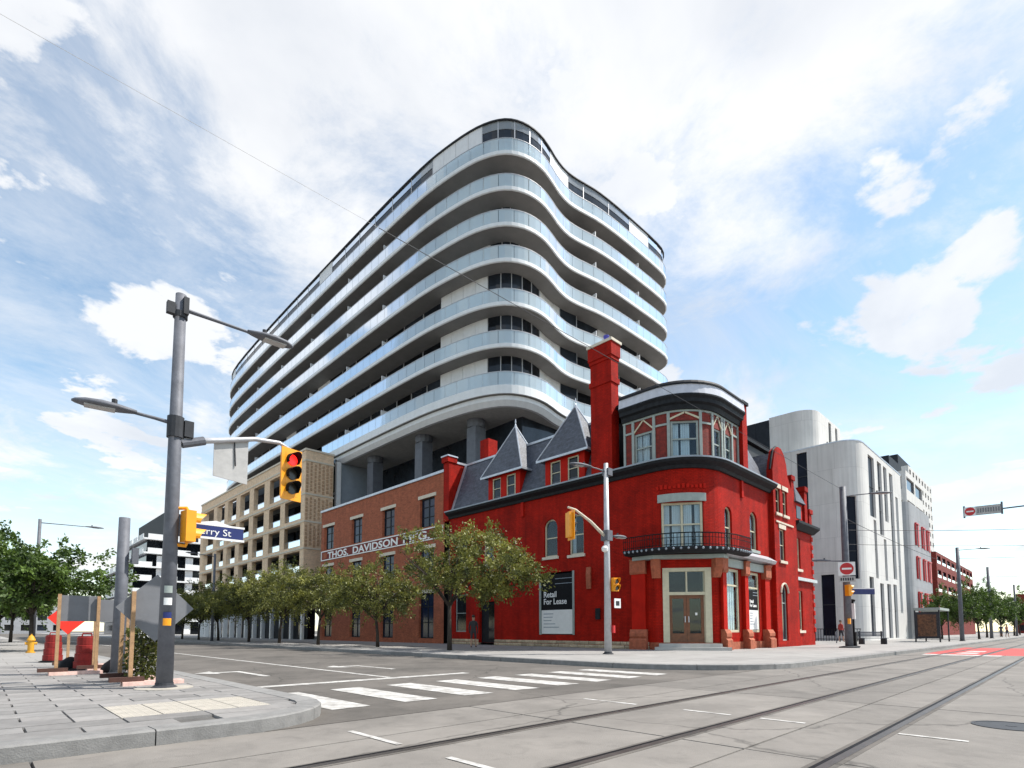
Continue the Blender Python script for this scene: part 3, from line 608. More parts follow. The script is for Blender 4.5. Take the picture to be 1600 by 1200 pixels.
q = MB(); q.box(24.9, 27.5, 31.27, 32.0, 13.35, 13.5); q.box(24.0, 24.95, 31.2, 32.05, 13.75, 13.85); q.build('party_wall_coping', M['lead'], rb)
q = MB(); q.box(26.4, 27.3, 29.5, 30.4, 13.1, 15.2); q.build('chimney', M['redpaint'], rb)
q = MB(); strip(q, U, 0.05, .3, [(.02, 9.57), (-1.35, 13.4), (-1.6, 13.4), (-1.6, 9.57)]); q.build('verge_flashing', M['lead'], rb)
# short mansard on the street side
q = MB(); strip(q, U, su(29.76), su(32.95), [(.02, 9.57), (-1.3, 12.3), (-1.6, 12.3), (-1.6, 9.57)]); q.build('mansard_roof', M['slate'], rb)
# gabled bay
GP = Path([(32.95, 13.5), (32.95, 11.95), (36.6, 11.95), (36.6, 13.5)]); gs = lambda x: x - 32.95 + 1.55
h3 = [(gs(33.7), gs(34.6), .5, 3.75), (gs(33.7), gs(34.55), 5.2, 7.1), (gs(33.3), gs(33.95), 8.0, 9.5), (gs(34.4), gs(35.1), 8.0, 9.5)]
m = MB(); wall(m, GP, 0, GP.L, .14, 7.6, h3[:2], .3); archfill(m, GP, h3[0][0], h3[0][1], 3.75, .45, 0, .1); wall(m, GP, 0, gs(36.0), 7.6, 9.7, h3[2:], .25)
gt = [(32.95, 9.7), (36.0, 9.7), (35.35, 10.5), (35.2, 11.2), (34.9, 11.75), (34.4, 12.05), (33.9, 12.05), (33.45, 11.75), (33.2, 11.2), (32.95, 10.5)]
m.hexa([(x, 11.95, z) for x, z in gt], [(x, 12.3, z) for x, z in gt]); m.hexa([(x, 11.95, z) for x, z in ((36.0, 7.6), (36.6, 7.6), (36.0, 9.7))], [(x, 12.3, z) for x, z in ((36.0, 7.6), (36.6, 7.6), (36.0, 9.7))])
m.build('gable', M['redpaint'], rb)
q = MB(); cap = gt[2:]; cap = [(36.62, 7.62), (36.02, 9.72)] + cap
q.tube([(x, 12.1, z + .03) for x, z in cap], .07, 6); q.build('gable_coping', M['charcoal'], rb)
for h in h3[1:]: window(rb, GP, *h, M['cream'], fw=.07, sill=M['lime'], glass=M['glass'], lintel=M['lime'])
q = MB(); strip(q, GP, gs(33.2), gs(35.9), rect(.003, .06, 7.42, 7.52)); q.build('string_course', M['lime'], rb)
window(rb, GP, *h3[0], M['greytrim'], fw=.08, rails=(.68,), glass=M['glass'], name='side_door', arch=.45)
q = MB(); c = (h3[0][0] + h3[0][1]) / 2
q.tube([(*GP.at(c + .56 * math.cos(a_), .04), 3.3 + .56 * math.sin(a_)) for a_ in [math.pi * k / 10 for k in range(11)]], .06, 6); q.build('arch_moulding', M['lime'], rb)
q = MB(); q.add([(33.0, 12.3, 9.6), (36.3, 12.3, 9.6), (36.3, 18, 9.6), (33.0, 18, 9.6), (34.3, 12.3, 11.9), (34.3, 18, 11.9)], [(0, 1, 4), (1, 2, 5, 4), (2, 3, 5), (3, 0, 4, 5)]); q.build('mansard_roof', M['slate'], rb)
# end bay
EP = Path([(36.6, Y0), (40.2, Y0), (40.2, 24)]); eh = [(.5, 1.4, 1.1, 3.6), (.45, 1.3, 5.0, 7.0)]
m = MB(); wall(m, EP, 0, EP.L, .14, 7.7, eh, .25); m.build('wall', M['redpaint'], rb)
for h in eh: window(rb, EP, *h, M['cream'], fw=.07, sill=M['lime'], glass=M['glass'])
for z in (1.0 + .55 * k for k in range(12)): q = MB(); strip(q, EP, 3.35, 3.6, rect(.003, .06, z, z + .3)); q.build('quoin', M['redtrim'], rb)
q = MB(); strip(q, EP, 0, EP.L, rect(.003, .2, 4.25, 4.45)); q.build('string_course', M['lead'], rb)
q = MB(); strip(q, EP, 0, EP.L, [(.003, 7.5), (.12, 7.5), (.42, 7.85), (.42, 8.0), (.003, 8.0)]); q.build('cornice', M['charcoal'], rb)
q = MB(); strip(q, EP, 0, EP.L, [(.05, 8.0), (-.9, 10.2), (-1.2, 10.2), (-1.2, 8.0)]); q.build('mansard_roof', M['slate'], rb)
q = MB(); q.box(37.1, 38.5, 12.2, 13.2, 8.01, 9.3); d = q.build('dormer', M['redtrim'], rb); q = MB(); q.add([(36.9, 12.0, 9.3), (38.7, 12.0, 9.3), (38.7, 13.4, 9.3), (36.9, 13.4, 9.3), (37.8, 12.4, 10.5)], [(0, 1, 4), (1, 2, 4), (2, 3, 4), (3, 0, 4), (3, 2, 1, 0)]); q.build('dormer_roof', M['slate'], d)
q = MB(); q.box(37.4, 38.2, 12.17, 12.22, 8.3, 9.1); q.build('pane', M['glass'], d)
for x, zt in ((39.7, 9.2), (38.9, 10.6), (36.5, 10.9)): q = MB(); q.box(x, x + .5, 12.15, 12.9, 7.9, zt - .3); q.box(x - .07, x + .57, 12.08, 12.97, zt - .3, zt); q.build('chimney', M['redpaint'], rb)
q = MB(); q.prism([(25.9, 31), (25.9, 16), (27.8, 14), (39, 14), (39, 31)], .3, 12.9); q.build('dark_backing', M['dark'], rb)  # dark box added behind the panes, unlit rooms put into its colour
# ================================================================ BRICK MANUFACTORY
bk = thing('brick_factory_building', 'three storey orange red brick building with painted name band under its top windows', 'building', (24.3, 42, .15))
BP = Path([(29, 52.0), (24.33, 52.0), (24.33, 31.97)]); sb_ = lambda y: 4.67 + 52 - y
bh = []
for y0, y1 in ((51.4, 49.4), (45.9, 44.0), (40.6, 38.7), (35.1, 33.2)): bh += [(sb_(y0), sb_(y1), 8.95, 11.2), (sb_(y0), sb_(y1), 4.9, 7.3), (sb_(y0), sb_(y1), .5, 3.9)]
m = MB(); wall(m, BP, 0, BP.L, .14, 12.75, bh, .35); m.build('wall', M['brick'], bk)
for h in bh:
    window(bk, BP, *h, M['charcoal'], glass=M['blueglass'], inset=.22, fw=.09, mull=(.5,), rails=(.35, .7), lintel=M['lime'], lw=.2)
q = MB(); strip(q, BP, 0, BP.L, rect(-.4, .1, 12.755, 12.95)); q.build('coping', M['lead'], bk)
q = MB(); strip(q, BP, sb_(51.8), sb_(32.15), rect(.003, .02, 7.95, 8.78)); sgo = q.build('name_band', M['darkred'], bk)
q = MB(); 
for z in (7.9, 8.76): strip(q, BP, sb_(51.85), sb_(32.1), rect(.003, .05, z, z + .09))
for s_ in (sb_(51.85), sb_(32.19)): strip(q, BP, s_, s_ + .09, rect(.003, .05, 7.99, 8.76))
q.build('band_border', M['white'], sgo)
for s_, l_ in ((sb_(51.6), .9), (sb_(33.3), .95)): q = MB(); strip(q, BP, s_, s_ + l_, rect(.021, .03, 8.1, 8.65)); q.build('painted_block', M['brick'], sgo)
yy = 50.5
for wd_, wt in (('THOS.', 4.1), ('DAVIDSON', 7.4), ('MFG.', 3.6)):
    t_ = text(wd_, .86, M['white'], sgo, (24.33 - .024, yy, 8.06), (0, -1, 0), ext=.004, bold=.022)
    ys_ = [v.co.y for v in t_.data.vertices]; hi_ = max(ys_); k_ = wt / (hi_ - min(ys_))
    for v in t_.data.vertices: v.co.y = hi_ - (hi_ - v.co.y) * k_
    yy -= wt + .8
q = MB(); q.box(24.8, 40, 32, 51.8, .3, 12.3); q.build('roof_deck', M['dark'], bk)
# ================================================================ TAN BRICK PODIUM
tn = thing('tan_brick_building', 'tan brick block with a grid of deep square balcony openings', 'building', (24.3, 74, .15))
TP = Path([(30, 93.2), (24.3, 93.2), (24.3, 56.0), (27.4, 56.0), (27.4, 59)]); st_ = lambda y: 5.7 + 93.2 - y
cols_ = [(91.9, 87.0), (85.5, 82.2), (80.8, 77.4), (75.9, 72.5), (71.0, 67.5), (65.8, 62.5), (61.2, 57.0)]
rows_ = [(15.9, 18.75), (12.95, 15.25), (10.05, 12.35), (7.2, 9.5)]
th = [(st_(a_), st_(b_), z0, z1) for a_, b_ in cols_ for z0, z1 in rows_]
m = MB(); wall(m, TP, 0, TP.L, 5.6, 20.15, th, .55); m.build('wall', M['tan'], tn)
q = MB(); strip(q, TP, 0, TP.L, rect(-.5, .1, 20.15, 20.35)); q.build('coping', M['lime'], tn)
for z in (6.6, 9.62, 12.47, 15.4, 19.0): q = MB(); strip(q, TP, 5.71, st_(56.0) + 3.09, rect(.003, .07, z, z + .18)); q.build('string_course', M['lime'], tn)
for a_, b_ in cols_:
    for z0, z1 in rows_:
        s0, s1 = st_(a_), st_(b_)
        q = MB(); strip(q, TP, s0 + .02, s1 - .02, rect(-.3, -.26, z0 + .06, z0 + .72)); ro = q.build('balcony_rail', M['railgrey'], tn)
        q = MB(); strip(q, TP, s0 + .02, s1 - .02, rect(-.32, -.24, z0 + .72, z0 + .77)); q.build('handrail', M['lead'], ro)
q = MB()
for z0, z1 in rows_: strip(q, TP, 6.2, st_(56.6), rect(-2.4, -.56, z0 - .25, z0 - .05))
q.build('balcony_floor', M['concrete'], tn)
for a_, b_ in cols_:
    for z0, z1 in rows_: q = MB(); strip(q, TP, st_(a_) - .3, st_(b_) + .3, rect(-2.1, -2.05, z0 - .05, z1 + .2)); q.build('window', M['glass'], tn)
q = MB(); n_ = 0
for z0, z1 in ((15.7, 18.9), (12.75, 15.3), (9.9, 12.4), (12.9, 12.9)):
    for c_ in range(7):
        s_ = st_(56.0) + .12 + c_ * .43; z = z0 + (.18 if c_ % 2 else 0)
        while z < z1 - .2: strip(q, TP, s_, s_ + .2, rect(.002, .09, z, z + .27)); z += .4
for c_ in range(7):
    s_ = st_(56.85) + .1 + c_ * .11
q.build('relief_bricks', M['brown'], tn, kind='stuff')
q = MB(); strip(q, TP, 5.8, TP.L, rect(-1.2, -1.14, .15, 5.6)); q.build('shopfront_glass', M['glass'], tn)
for k in range(14): q = MB(); s_ = 6.0 + k * 2.8; strip(q, TP, s_, s_ + .35, rect(-.6, -.1, .14, 5.6)); q.build('column', M['white'], tn)
q = MB(); strip(q, TP, 5.7, st_(56), rect(-1.3, -.02, 5.2, 5.59)); q.build('canopy_beam', M['white'], tn)
q = MB(); q.box(26.6, 40, 58, 93, 5.3, 19.9); q.build('roof_deck', M['dark'], tn)
# ================================================================ CONDOMINIUM
cd = thing('condominium_tower', 'curving white condominium with wavy wrap-around glass balconies rising behind the red building', 'building', (30, 34, .15))
CPts = [(40, 104.5), (33.2, 104.2), (31.0, 102.8), (29.6, 100), (28.9, 96), (28.5, 88), (28.2, 75), (28.05, 60), (27.95, 48), (28.02, 42), (28.15, 39.5), (28.42, 37.3), (28.75, 35.4), (29.15, 33.9), (29.75, 32.6), (30.5, 31.65), (31.5, 31.05), (32.6, 30.75), (33.9, 30.72), (35.3, 31.0), (36.7, 31.4), (38.2, 31.62), (39.5, 31.53), (40.8, 31.28), (42.3, 31.0), (44.7, 30.82), (47.4, 30.75), (52.7, 30.7), (54.9, 30.9), (56.3, 31.7), (57.0, 33.0), (57.2, 35), (57.2, 60)]
def chaikin(p, n=1):
    for _ in range(n):
        q = [p[0]]
        for a_, b_ in zip(p, p[1:]): q += [(a_[0] * .75 + b_[0] * .25, a_[1] * .75 + b_[1] * .25), (a_[0] * .25 + b_[0] * .75, a_[1] * .25 + b_[1] * .75)]
        p = q + [p[-1]]
    return p
C = Path(chaikin(CPts, 1)); near = C.near
SZ = [20.35, 24.5, 28.1, 31.9, 35.06, 38.25, 41.46]; ROOF = 44.75
sA, sB = near(28, 47), near(47, 30.75); sLB = near(28.1, 60.5)
cl0, cl1, cl2, cl3, cl4 = near(28.15, 39.6), near(29.2, 33.8), near(35.6, 31.1), near(38.6, 31.6), near(40.6, 31.3)
cnt = 0
for i, z in enumerate(SZ):
    zt = SZ[i + 1] if i < 6 else ROOF
    s0 = sLB if i == 0 else 0.; s1 = C.L; zs = z + (.95 if i == 0 else .34)
    q = MB()
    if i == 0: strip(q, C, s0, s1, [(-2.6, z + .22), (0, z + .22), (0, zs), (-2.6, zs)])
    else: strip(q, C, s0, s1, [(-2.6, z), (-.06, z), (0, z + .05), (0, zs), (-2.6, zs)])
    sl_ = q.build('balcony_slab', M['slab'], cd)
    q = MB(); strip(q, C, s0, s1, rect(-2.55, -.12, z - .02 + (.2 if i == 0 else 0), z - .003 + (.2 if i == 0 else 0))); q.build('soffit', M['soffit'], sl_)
    if i == 0: q = MB(); strip(q, C, s0 + .3, s1, [(-.9, z - .62), (-.62, z - .62), (-.3, z - .2), (-.3, z + .17), (-.9, z + .17)]); q.build('drip_band', M['panel'], sl_)
    # railing glass
    hgt = 1.12; rt = zs + hgt
    q = MB(); strip(q, C, s0, s1, rect(-.09, -.03, rt, rt + .05)); q.build('handrail', M['galvlight'], sl_)
    npan = int(round((sB - sA) / 1.35)); 
    for k in range(npan):
        a_ = sA + (sB - sA) * k / npan; b_ = sA + (sB - sA) * (k + 1) / npan
        q = MB(); strip(q, C, a_ + .02, b_ - .02, rect(-.07, -.05, zs - .1 if i else zs, rt)); q.build('railing_panel', M['rail'], cd); cnt += 1
    q = MB()
    for lo, hi in ((s0, sA), (sB, s1)):
        n_ = int((hi - lo) / 1.35)
        for k in range(n_): strip(q, C, lo + (hi - lo) * k / n_ + .02, lo + (hi - lo) * (k + 1) / n_ - .02, rect(-.07, -.05, zs, rt))
    q.build('railing_glass', M['rail'], cd, kind='stuff')
    q = MB(); n_ = int((s1 - s0) / 1.35)
    for k in range(n_): t_ = s0 + (s1 - s0) * k / n_; strip(q, C, t_, t_ + .035, rect(-.12, -.08, zs, rt))
    q.build('railing_posts', M['galvlight'], cd, kind='stuff')
    # privacy screens
    if i < 6:
        for y in (93, 83.5, 74, 64.5, 55, 47.5):
            t_ = near(28.1, y)
            if t_ > s0 + .5: q = MB(); strip(q, C, t_, t_ + .08, rect(-1.85, -.12, zs, zs + 1.75)); q.build('privacy_screen', M['panel'], cd)
        for x in (41.9, 49): t_ = near(x, 30.9); q = MB(); strip(q, C, t_, t_ + .08, rect(-1.85, -.12, zs, zs + 1.75)); q.build('privacy_screen', M['panel'], cd)
    # window wall
    off = -1.9
    lowfl = i < 3
    if i == 6: off = -.3
    
    bays = []
    def seg(a_, b_, n_, kind): 
        for k in range(n_): bays.append((a_ + (b_ - a_) * k / n_, a_ + (b_ - a_) * (k + 1) / n_, kind))
    seg(s0 if i else sLB + .1, cl0, 22 if i else 8, 'alt'); 
    seg(cl0, cl1, 4, 'panel'); seg(cl1, cl2, 5, 'glass'); seg(cl2, cl3, 3, 'panel'); seg(cl3, cl4, 1, 'glass'); seg(cl4, C.L - 12, 9, 'alt'); seg(C.L - 12, C.L, 3, 'alt')
    fr = MB(); off0 = off
    for k, (a_, b_, kd) in enumerate(bays):
        off = -1.45 if (lowfl and cl0 - .01 <= a_ < cl4) else off0
        if kd == 'alt': kd = 'panel' if (k * 3 + i * 2) % 11 == 2 else 'glass'
        if kd == 'panel':
            if not (lowfl or i == 6): kd2 = M['panel']
            q = MB(); strip(q, C, a_ + .015, b_ - .015, rect(off - .1, off, zs, zt - .02)); q.build('cladding_panel', M['panel'], cd)
        else:
            zb_ = zs + .02; zt_ = zt - .02
            if i == 6:
                q = MB(); strip(q, C, a_ + .015, b_ - .015, rect(off - .1, off, zt - .75, zt - .02)); q.build('cladding_panel', M['railgrey'], cd)
                q = MB(); strip(q, C, a_ + .015, b_ - .015, rect(off - .1, off, zs, zs + .9)); q.build('cladding_panel', M['rail'], cd); zb_ = zs + .92; zt_ = zt - .77
            q = MB(); strip(q, C, a_ + .04, b_ - .04, rect(off - .1, off - .04, zb_, zt_)); q.build('window', M['glass'], cd)
            for t_ in (a_, b_ - .05): strip(fr, C, t_, t_ + .05, rect(off - .1, off + .015, zs, zt - .03))
    fr.build('mullions', M['galvlight'], cd, kind='stuff')
q = MB(); strip(q, C, 0, C.L, rect(-3.5, -.16, ROOF, ROOF + .09)); q.build('roof_edge', M['darksteel'], cd)
def inner(off): return [C.at(t_, off) for t_ in C.cuts(0, C.L)]
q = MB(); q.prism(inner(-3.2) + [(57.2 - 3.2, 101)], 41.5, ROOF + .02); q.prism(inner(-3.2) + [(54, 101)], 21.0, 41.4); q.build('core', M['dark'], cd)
# under-building recess
bot = [C.at(t_, -.7) for t_ in C.cuts(sLB + .3, C.L)]
q = MB(); q.prism(bot + [(56.5, 60)], 19.78, 19.95); q.build('underside', M['concrete'], cd)
q = MB(); q.box(28.45, 33.5, 56.6, 57.0, 12.5, 19.76); q.build('recess_wall', M['bluegrey'], cd)
q = MB(); q.box(33.5, 33.9, 33, 57, 12.3, 20.28); q.box(33.9, 55, 33, 33.4, 12.3, 20.28); q.build('recess_glazing', M['glass'], cd)
q = MB(); q.box(27.95, 28.45, 56.3, 56.75, 12.5, 19.77); q.build('corner_post', M['panel'], cd)
for y0, y1 in ((57.2, 58.6), (58.7, 60.2)): q = MB(); q.box(28.2, 28.3, y0, y1, 12.5, 20.28); q.build('window', M['glass'], cd)
q = MB(); q.box(28.1, 28.34, 58.6, 58.7, 12.5, 20.28); q.box(28.1, 28.34, 60.2, 60.35, 12.5, 20.28); q.box(28.08, 28.34, 57.0, 60.3, 16.2, 16.45); q.build('mullions', M['panel'], cd)
for x, y in ((30.3, 52.2), (30.3, 43.2), (31.3, 36.6), (42, 34.5)): 
    q = MB(); q.box(x - .6, x + .6, y - .6, y + .6, 12.2, 19.1); co = q.build('column', M['column'], cd); q = MB(); q.lathe((x, y, 19.1), [(.75, 0), (.85, .3), (.85, .67)], 12); q.build('capital', M['column'], co)
# ================================================================ WHITE CURVED BUILDING
wb = thing('white_curved_building', 'white precast building with rounded corner and tall narrow dark window strips', 'building', (60, 16, .15))
WP = Path([(58, 40), (58, 15.4)] + arc((60, 15.4), 2.0, 180, 270, 8)[1:] + [(76, 13.4), (76, 30)]); wy = lambda y: 40 - y; wx = lambda x: WP.near(x, 13.4)
wh = [(wy(18.7), wy(17.75), 9.0, 18.7), (wy(16.9), wy(15.75), .6, 6.4), (wy(14.7) + .1, wy(14.7) + 1.1, 5.9, 13.7), (wy(22.5), wy(21), .6, 6), (wx(60.2), wx(61.8), .6, 6.2), (wx(61.6), wx(63.9), 12.2, 18.3), (wx(62.8), wx(63.8), 6.2, 12.0),
      (wx(64.2), wx(65.7), .3, 5.8), (wx(65.2), wx(66.9), 10.8, 18.4), (wx(67.7), wx(69.2), 12.5, 18.4), (wx(67.1), wx(68.8), .3, 5.9), (wx(66.6), wx(67.7), 6.2, 10.5), (wx(70.3), wx(71.9), 6.6, 18.2), (wx(69.9), wx(71.5), .3, 6.0), (wx(72.9), wx(74.1), 3, 16)]
m = MB(); wall(m, WP, 0, WP.L, .14, 19.0, wh, .2); m.build('wall', M['whitewall'], wb)
for h in wh:
    q = MB(); strip(q, WP, h[0] - .05, h[1] + .05, rect(-.3, -.19, h[2] - .05, h[3] + .05)); wo = q.build('window', M['slot'], wb)
    q = MB(); n_ = max(1, int((h[3] - h[2]) / 2.4))
    for k in range(1, n_): strip(q, WP, h[0], h[1], rect(-.19, -.14, h[2] + (h[3] - h[2]) * k / n_, h[2] + (h[3] - h[2]) * k / n_ + .07))
    if n_ > 1: q.build('mullions', M['darksteel'], wo)
q = MB(); q.prism([WP.at(t_, -.3) for t_ in WP.cuts(0, WP.L)][::-1] if False else [WP.at(t_, -.3) for t_ in WP.cuts(0, WP.L)] + [(75.7, 40)], .2, 18.85); q.build('roof_deck', M['concrete'], wb)
q = MB(); strip(q, WP, 0, WP.L, rect(-.35, .03, 19.0, 19.12)); q.build('coping', M['lead'], wb)
W2 = Path([(61, 40), (61, 19.9)] + arc((63, 19.9), 2.0, 180, 270, 8)[1:] + [(70, 17.9)] + arc((70, 20.4), 2.5, 270, 360, 6)[1:] + [(72.5, 40)])
hh = [(W2.near(66, 17.9), W2.near(66.9, 17.9), 18.9, 23.9), (W2.near(68.4, 17.9), W2.near(69.2, 17.9), 18.9, 23.9)]
m = MB(); wall(m, W2, 17.7, W2.L, 18.86, 24.2, hh, .15); m.build('penthouse', M['whitewall'], wb)
for h in hh: q = MB(); strip(q, W2, h[0], h[1], rect(-.2, -.15, h[2], h[3])); q.build('window', M['glass'], wb)
for k in range(6):
    q = MB(); strip(q, W2, 9 + k * 1.45, 9 + k * 1.45 + 1.42, rect(-.2, 0, 18.86, 24.0)); q.build('louvre_panel', M['louver'], wb)
q = MB(); q.prism([W2.at(t_, -.25) for t_ in W2.cuts(0, W2.L)], 18.9, 24.05); q.build('roof_deck', M['concrete'], wb)
for p_ in ((58.6, 21.5), (60.2, 16.5)): q = MB(); q.tube([(*p_, 18.9), (*p_, 19.9)], .06, 6); q.build('vent_pipe', M['darksteel'], wb)
# ================================================================ FAR BUILDINGS ON THE RIGHT
gb = thing('grey_building', 'mid-rise grey block with red window hoods next to the white curved building', 'building', (82, 15, .15))
Q = Path([(77.5, 32), (77.5, 14.6)] + arc((79, 14.6), 1.5, 180, 270, 5)[1:] + [(91, 13.1), (91, 32)]); qy = lambda y: 32 - y
gh_ = [(qy(17.4), qy(16.0), 11.5, 14.0), (qy(17.9), qy(17.0), 7.2, 9.7), (qy(16.6), qy(15.3), 3.2, 6.0)] + [(Q.near(x, 13.1), Q.near(x + 1.6, 13.1), z, z + 2.6) for x in (81, 85, 88.2) for z in (3, 7.3, 11.4)]
m = MB(); wall(m, Q, 0, Q.L, .14, 16.3, gh_, .2); m.build('wall', M['greywall'], gb)
for k, h in enumerate(gh_):
    q = MB(); strip(q, Q, h[0] - .03, h[1] + .03, rect(-.24, -.19, h[2], h[3])); wo = q.build('window', M['glass'], gb)
    if k > 2: q = MB(); strip(q, Q, h[0] - .12, h[0], rect(.003, .18, h[2], h[3])); strip(q, Q, h[0], h[1] + .2, rect(.003, .2, h[3], h[3] + .15)); strip(q, Q, h[1], h[1] + .7, rect(.003, .06, h[2], h[3] - .003)); q.build('red_hood', M['signred'], wo)
q = MB(); q.prism([Q.at(t_, -.3) for t_ in Q.cuts(0, Q.L)], .2, 16.2); q.build('roof_deck', M['concrete'], gb)
def tower(name, label, x0, x1, y0, y1, zt, wmat, nx, ny, nz, zb=3, ww=.6, wh_=.6, glass='glass', rail=False):
    o = thing(name, label, 'building', (x0, y0, .15)); P = Path([(x0, y1), (x0, y0), (x1, y0)]); L1 = y1 - y0; L2 = x1 - x0; hs = []
    for base, L, n_ in ((0, L1, ny), (L1, L2, nx)):
        for i_ in range(n_):
            for j_ in range(nz):
                c_ = base + L * (i_ + .5) / n_; z_ = zb + (zt - zb) * (j_ + .5) / nz; hw = L / n_ * ww / 2; hz = (zt - zb) / nz * wh_ / 2; hs.append((c_ - hw, c_ + hw, z_ - hz, z_ + hz))
    m = MB(); wall(m, P, 0, P.L, .14, zt, hs, .3); m.build('wall', wmat, o)
    me = {}
    for h in hs: 
        q = MB(); strip(q, P, h[0], h[1], rect(-.3, -.25, h[2], h[3])); q.build('window', M[glass], o)
        if rail: q = MB(); strip(q, P, h[0], h[1], rect(-.05, 0, h[2], h[2] + (h[3] - h[2]) * .35)); q.build('balcony_rail', M['rail'], o)
    q = MB(); q.prism([(x0 + .4, y1), (x0 + .4, y0 + .4), (x1, y0 + .4), (x1, y1)], .2, zt - .1); q.build('roof_deck', M['concrete'], o); return o
tw_ = tower('white_tower', 'tall white gridded apartment tower farthest behind the grey block', 172, 205, 28.5, 47, 44, M['whitewall'], 8, 4, 14, 6, .42, .5)
q = MB(); q.box(174, 190, 31, 44, 44, 48); q.build('plant_room', M['louver'], tw_)
tb = tower('glass_block', 'pale grey block with wide strip windows right beside the white curved building top', 115, 130, 19.5, 34, 29, M['whitewall'], 2, 2, 6, 4, .86, .55, 'blueglass')
q = MB(); q.box(116, 126, 22, 33, 29, 32.5); q.build('plant_room', M['louver'], tb)
tower('dark_brick_block', 'dark red brick mid-rise with white balconies at the end of the street', 132, 185, 18.2, 34, 16.3, M['darkred'], 9, 3, 5, 2.5, .66, .55, 'blueglass', True)
# ================================================================ FAR BUILDING ON THE LEFT
fl = thing('terraced_apartment_block', 'distant dark apartment block with stepped white balcony bands beyond the tan building', 'building', (30, 150, .15))
q = MB(); q.prism([(25.5, 185), (25.5, 150), (48, 150), (48, 185)], .1, 15.5); q.prism([(28, 182), (28, 150.3), (48, 150.3), (48, 182)], 15.5, 22.5); q.build('wall', M['glass'], fl)
q = MB(); q.prism([(31.5, 180), (31.5, 151), (47, 151), (47, 180)], 22.5, 29.3); q.build('penthouse', M['louver'], fl)
for k, z in enumerate((3.2, 6.3, 9.4, 12.5, 15.6, 18.9, 22.2)):
    x0 = 24.6 if z < 15.7 else 27.2; q = MB(); q.prism([(x0, 185), (x0, 149), (48.5, 149), (48.5, 185)], z, z + .35); so_ = q.build('balcony_slab', M['slab'], fl)
    for j in range(5):
        y = 150 + j * 6.5; q = MB(); q.box(x0, x0 + .1, y, y + 4.6, z + .35, z + 1.35); q.build('balcony_rail', M['slab'], fl)
    for j in range(4):
        x = x0 + .8 + j * 5.2; q = MB(); q.box(x, x + 3.6, 149.05, 149.15, z + .35, z + 1.35); q.build('balcony_rail', M['slab'], fl)
for x in (30, 36, 42):
    for z in (.2, 3.6, 6.7, 9.8, 12.9, 16): q = MB(); q.box(x, x + 1.6, 149.8, 149.99, z, z + 2.6); q.build('cladding_panel', M['panel'], fl)
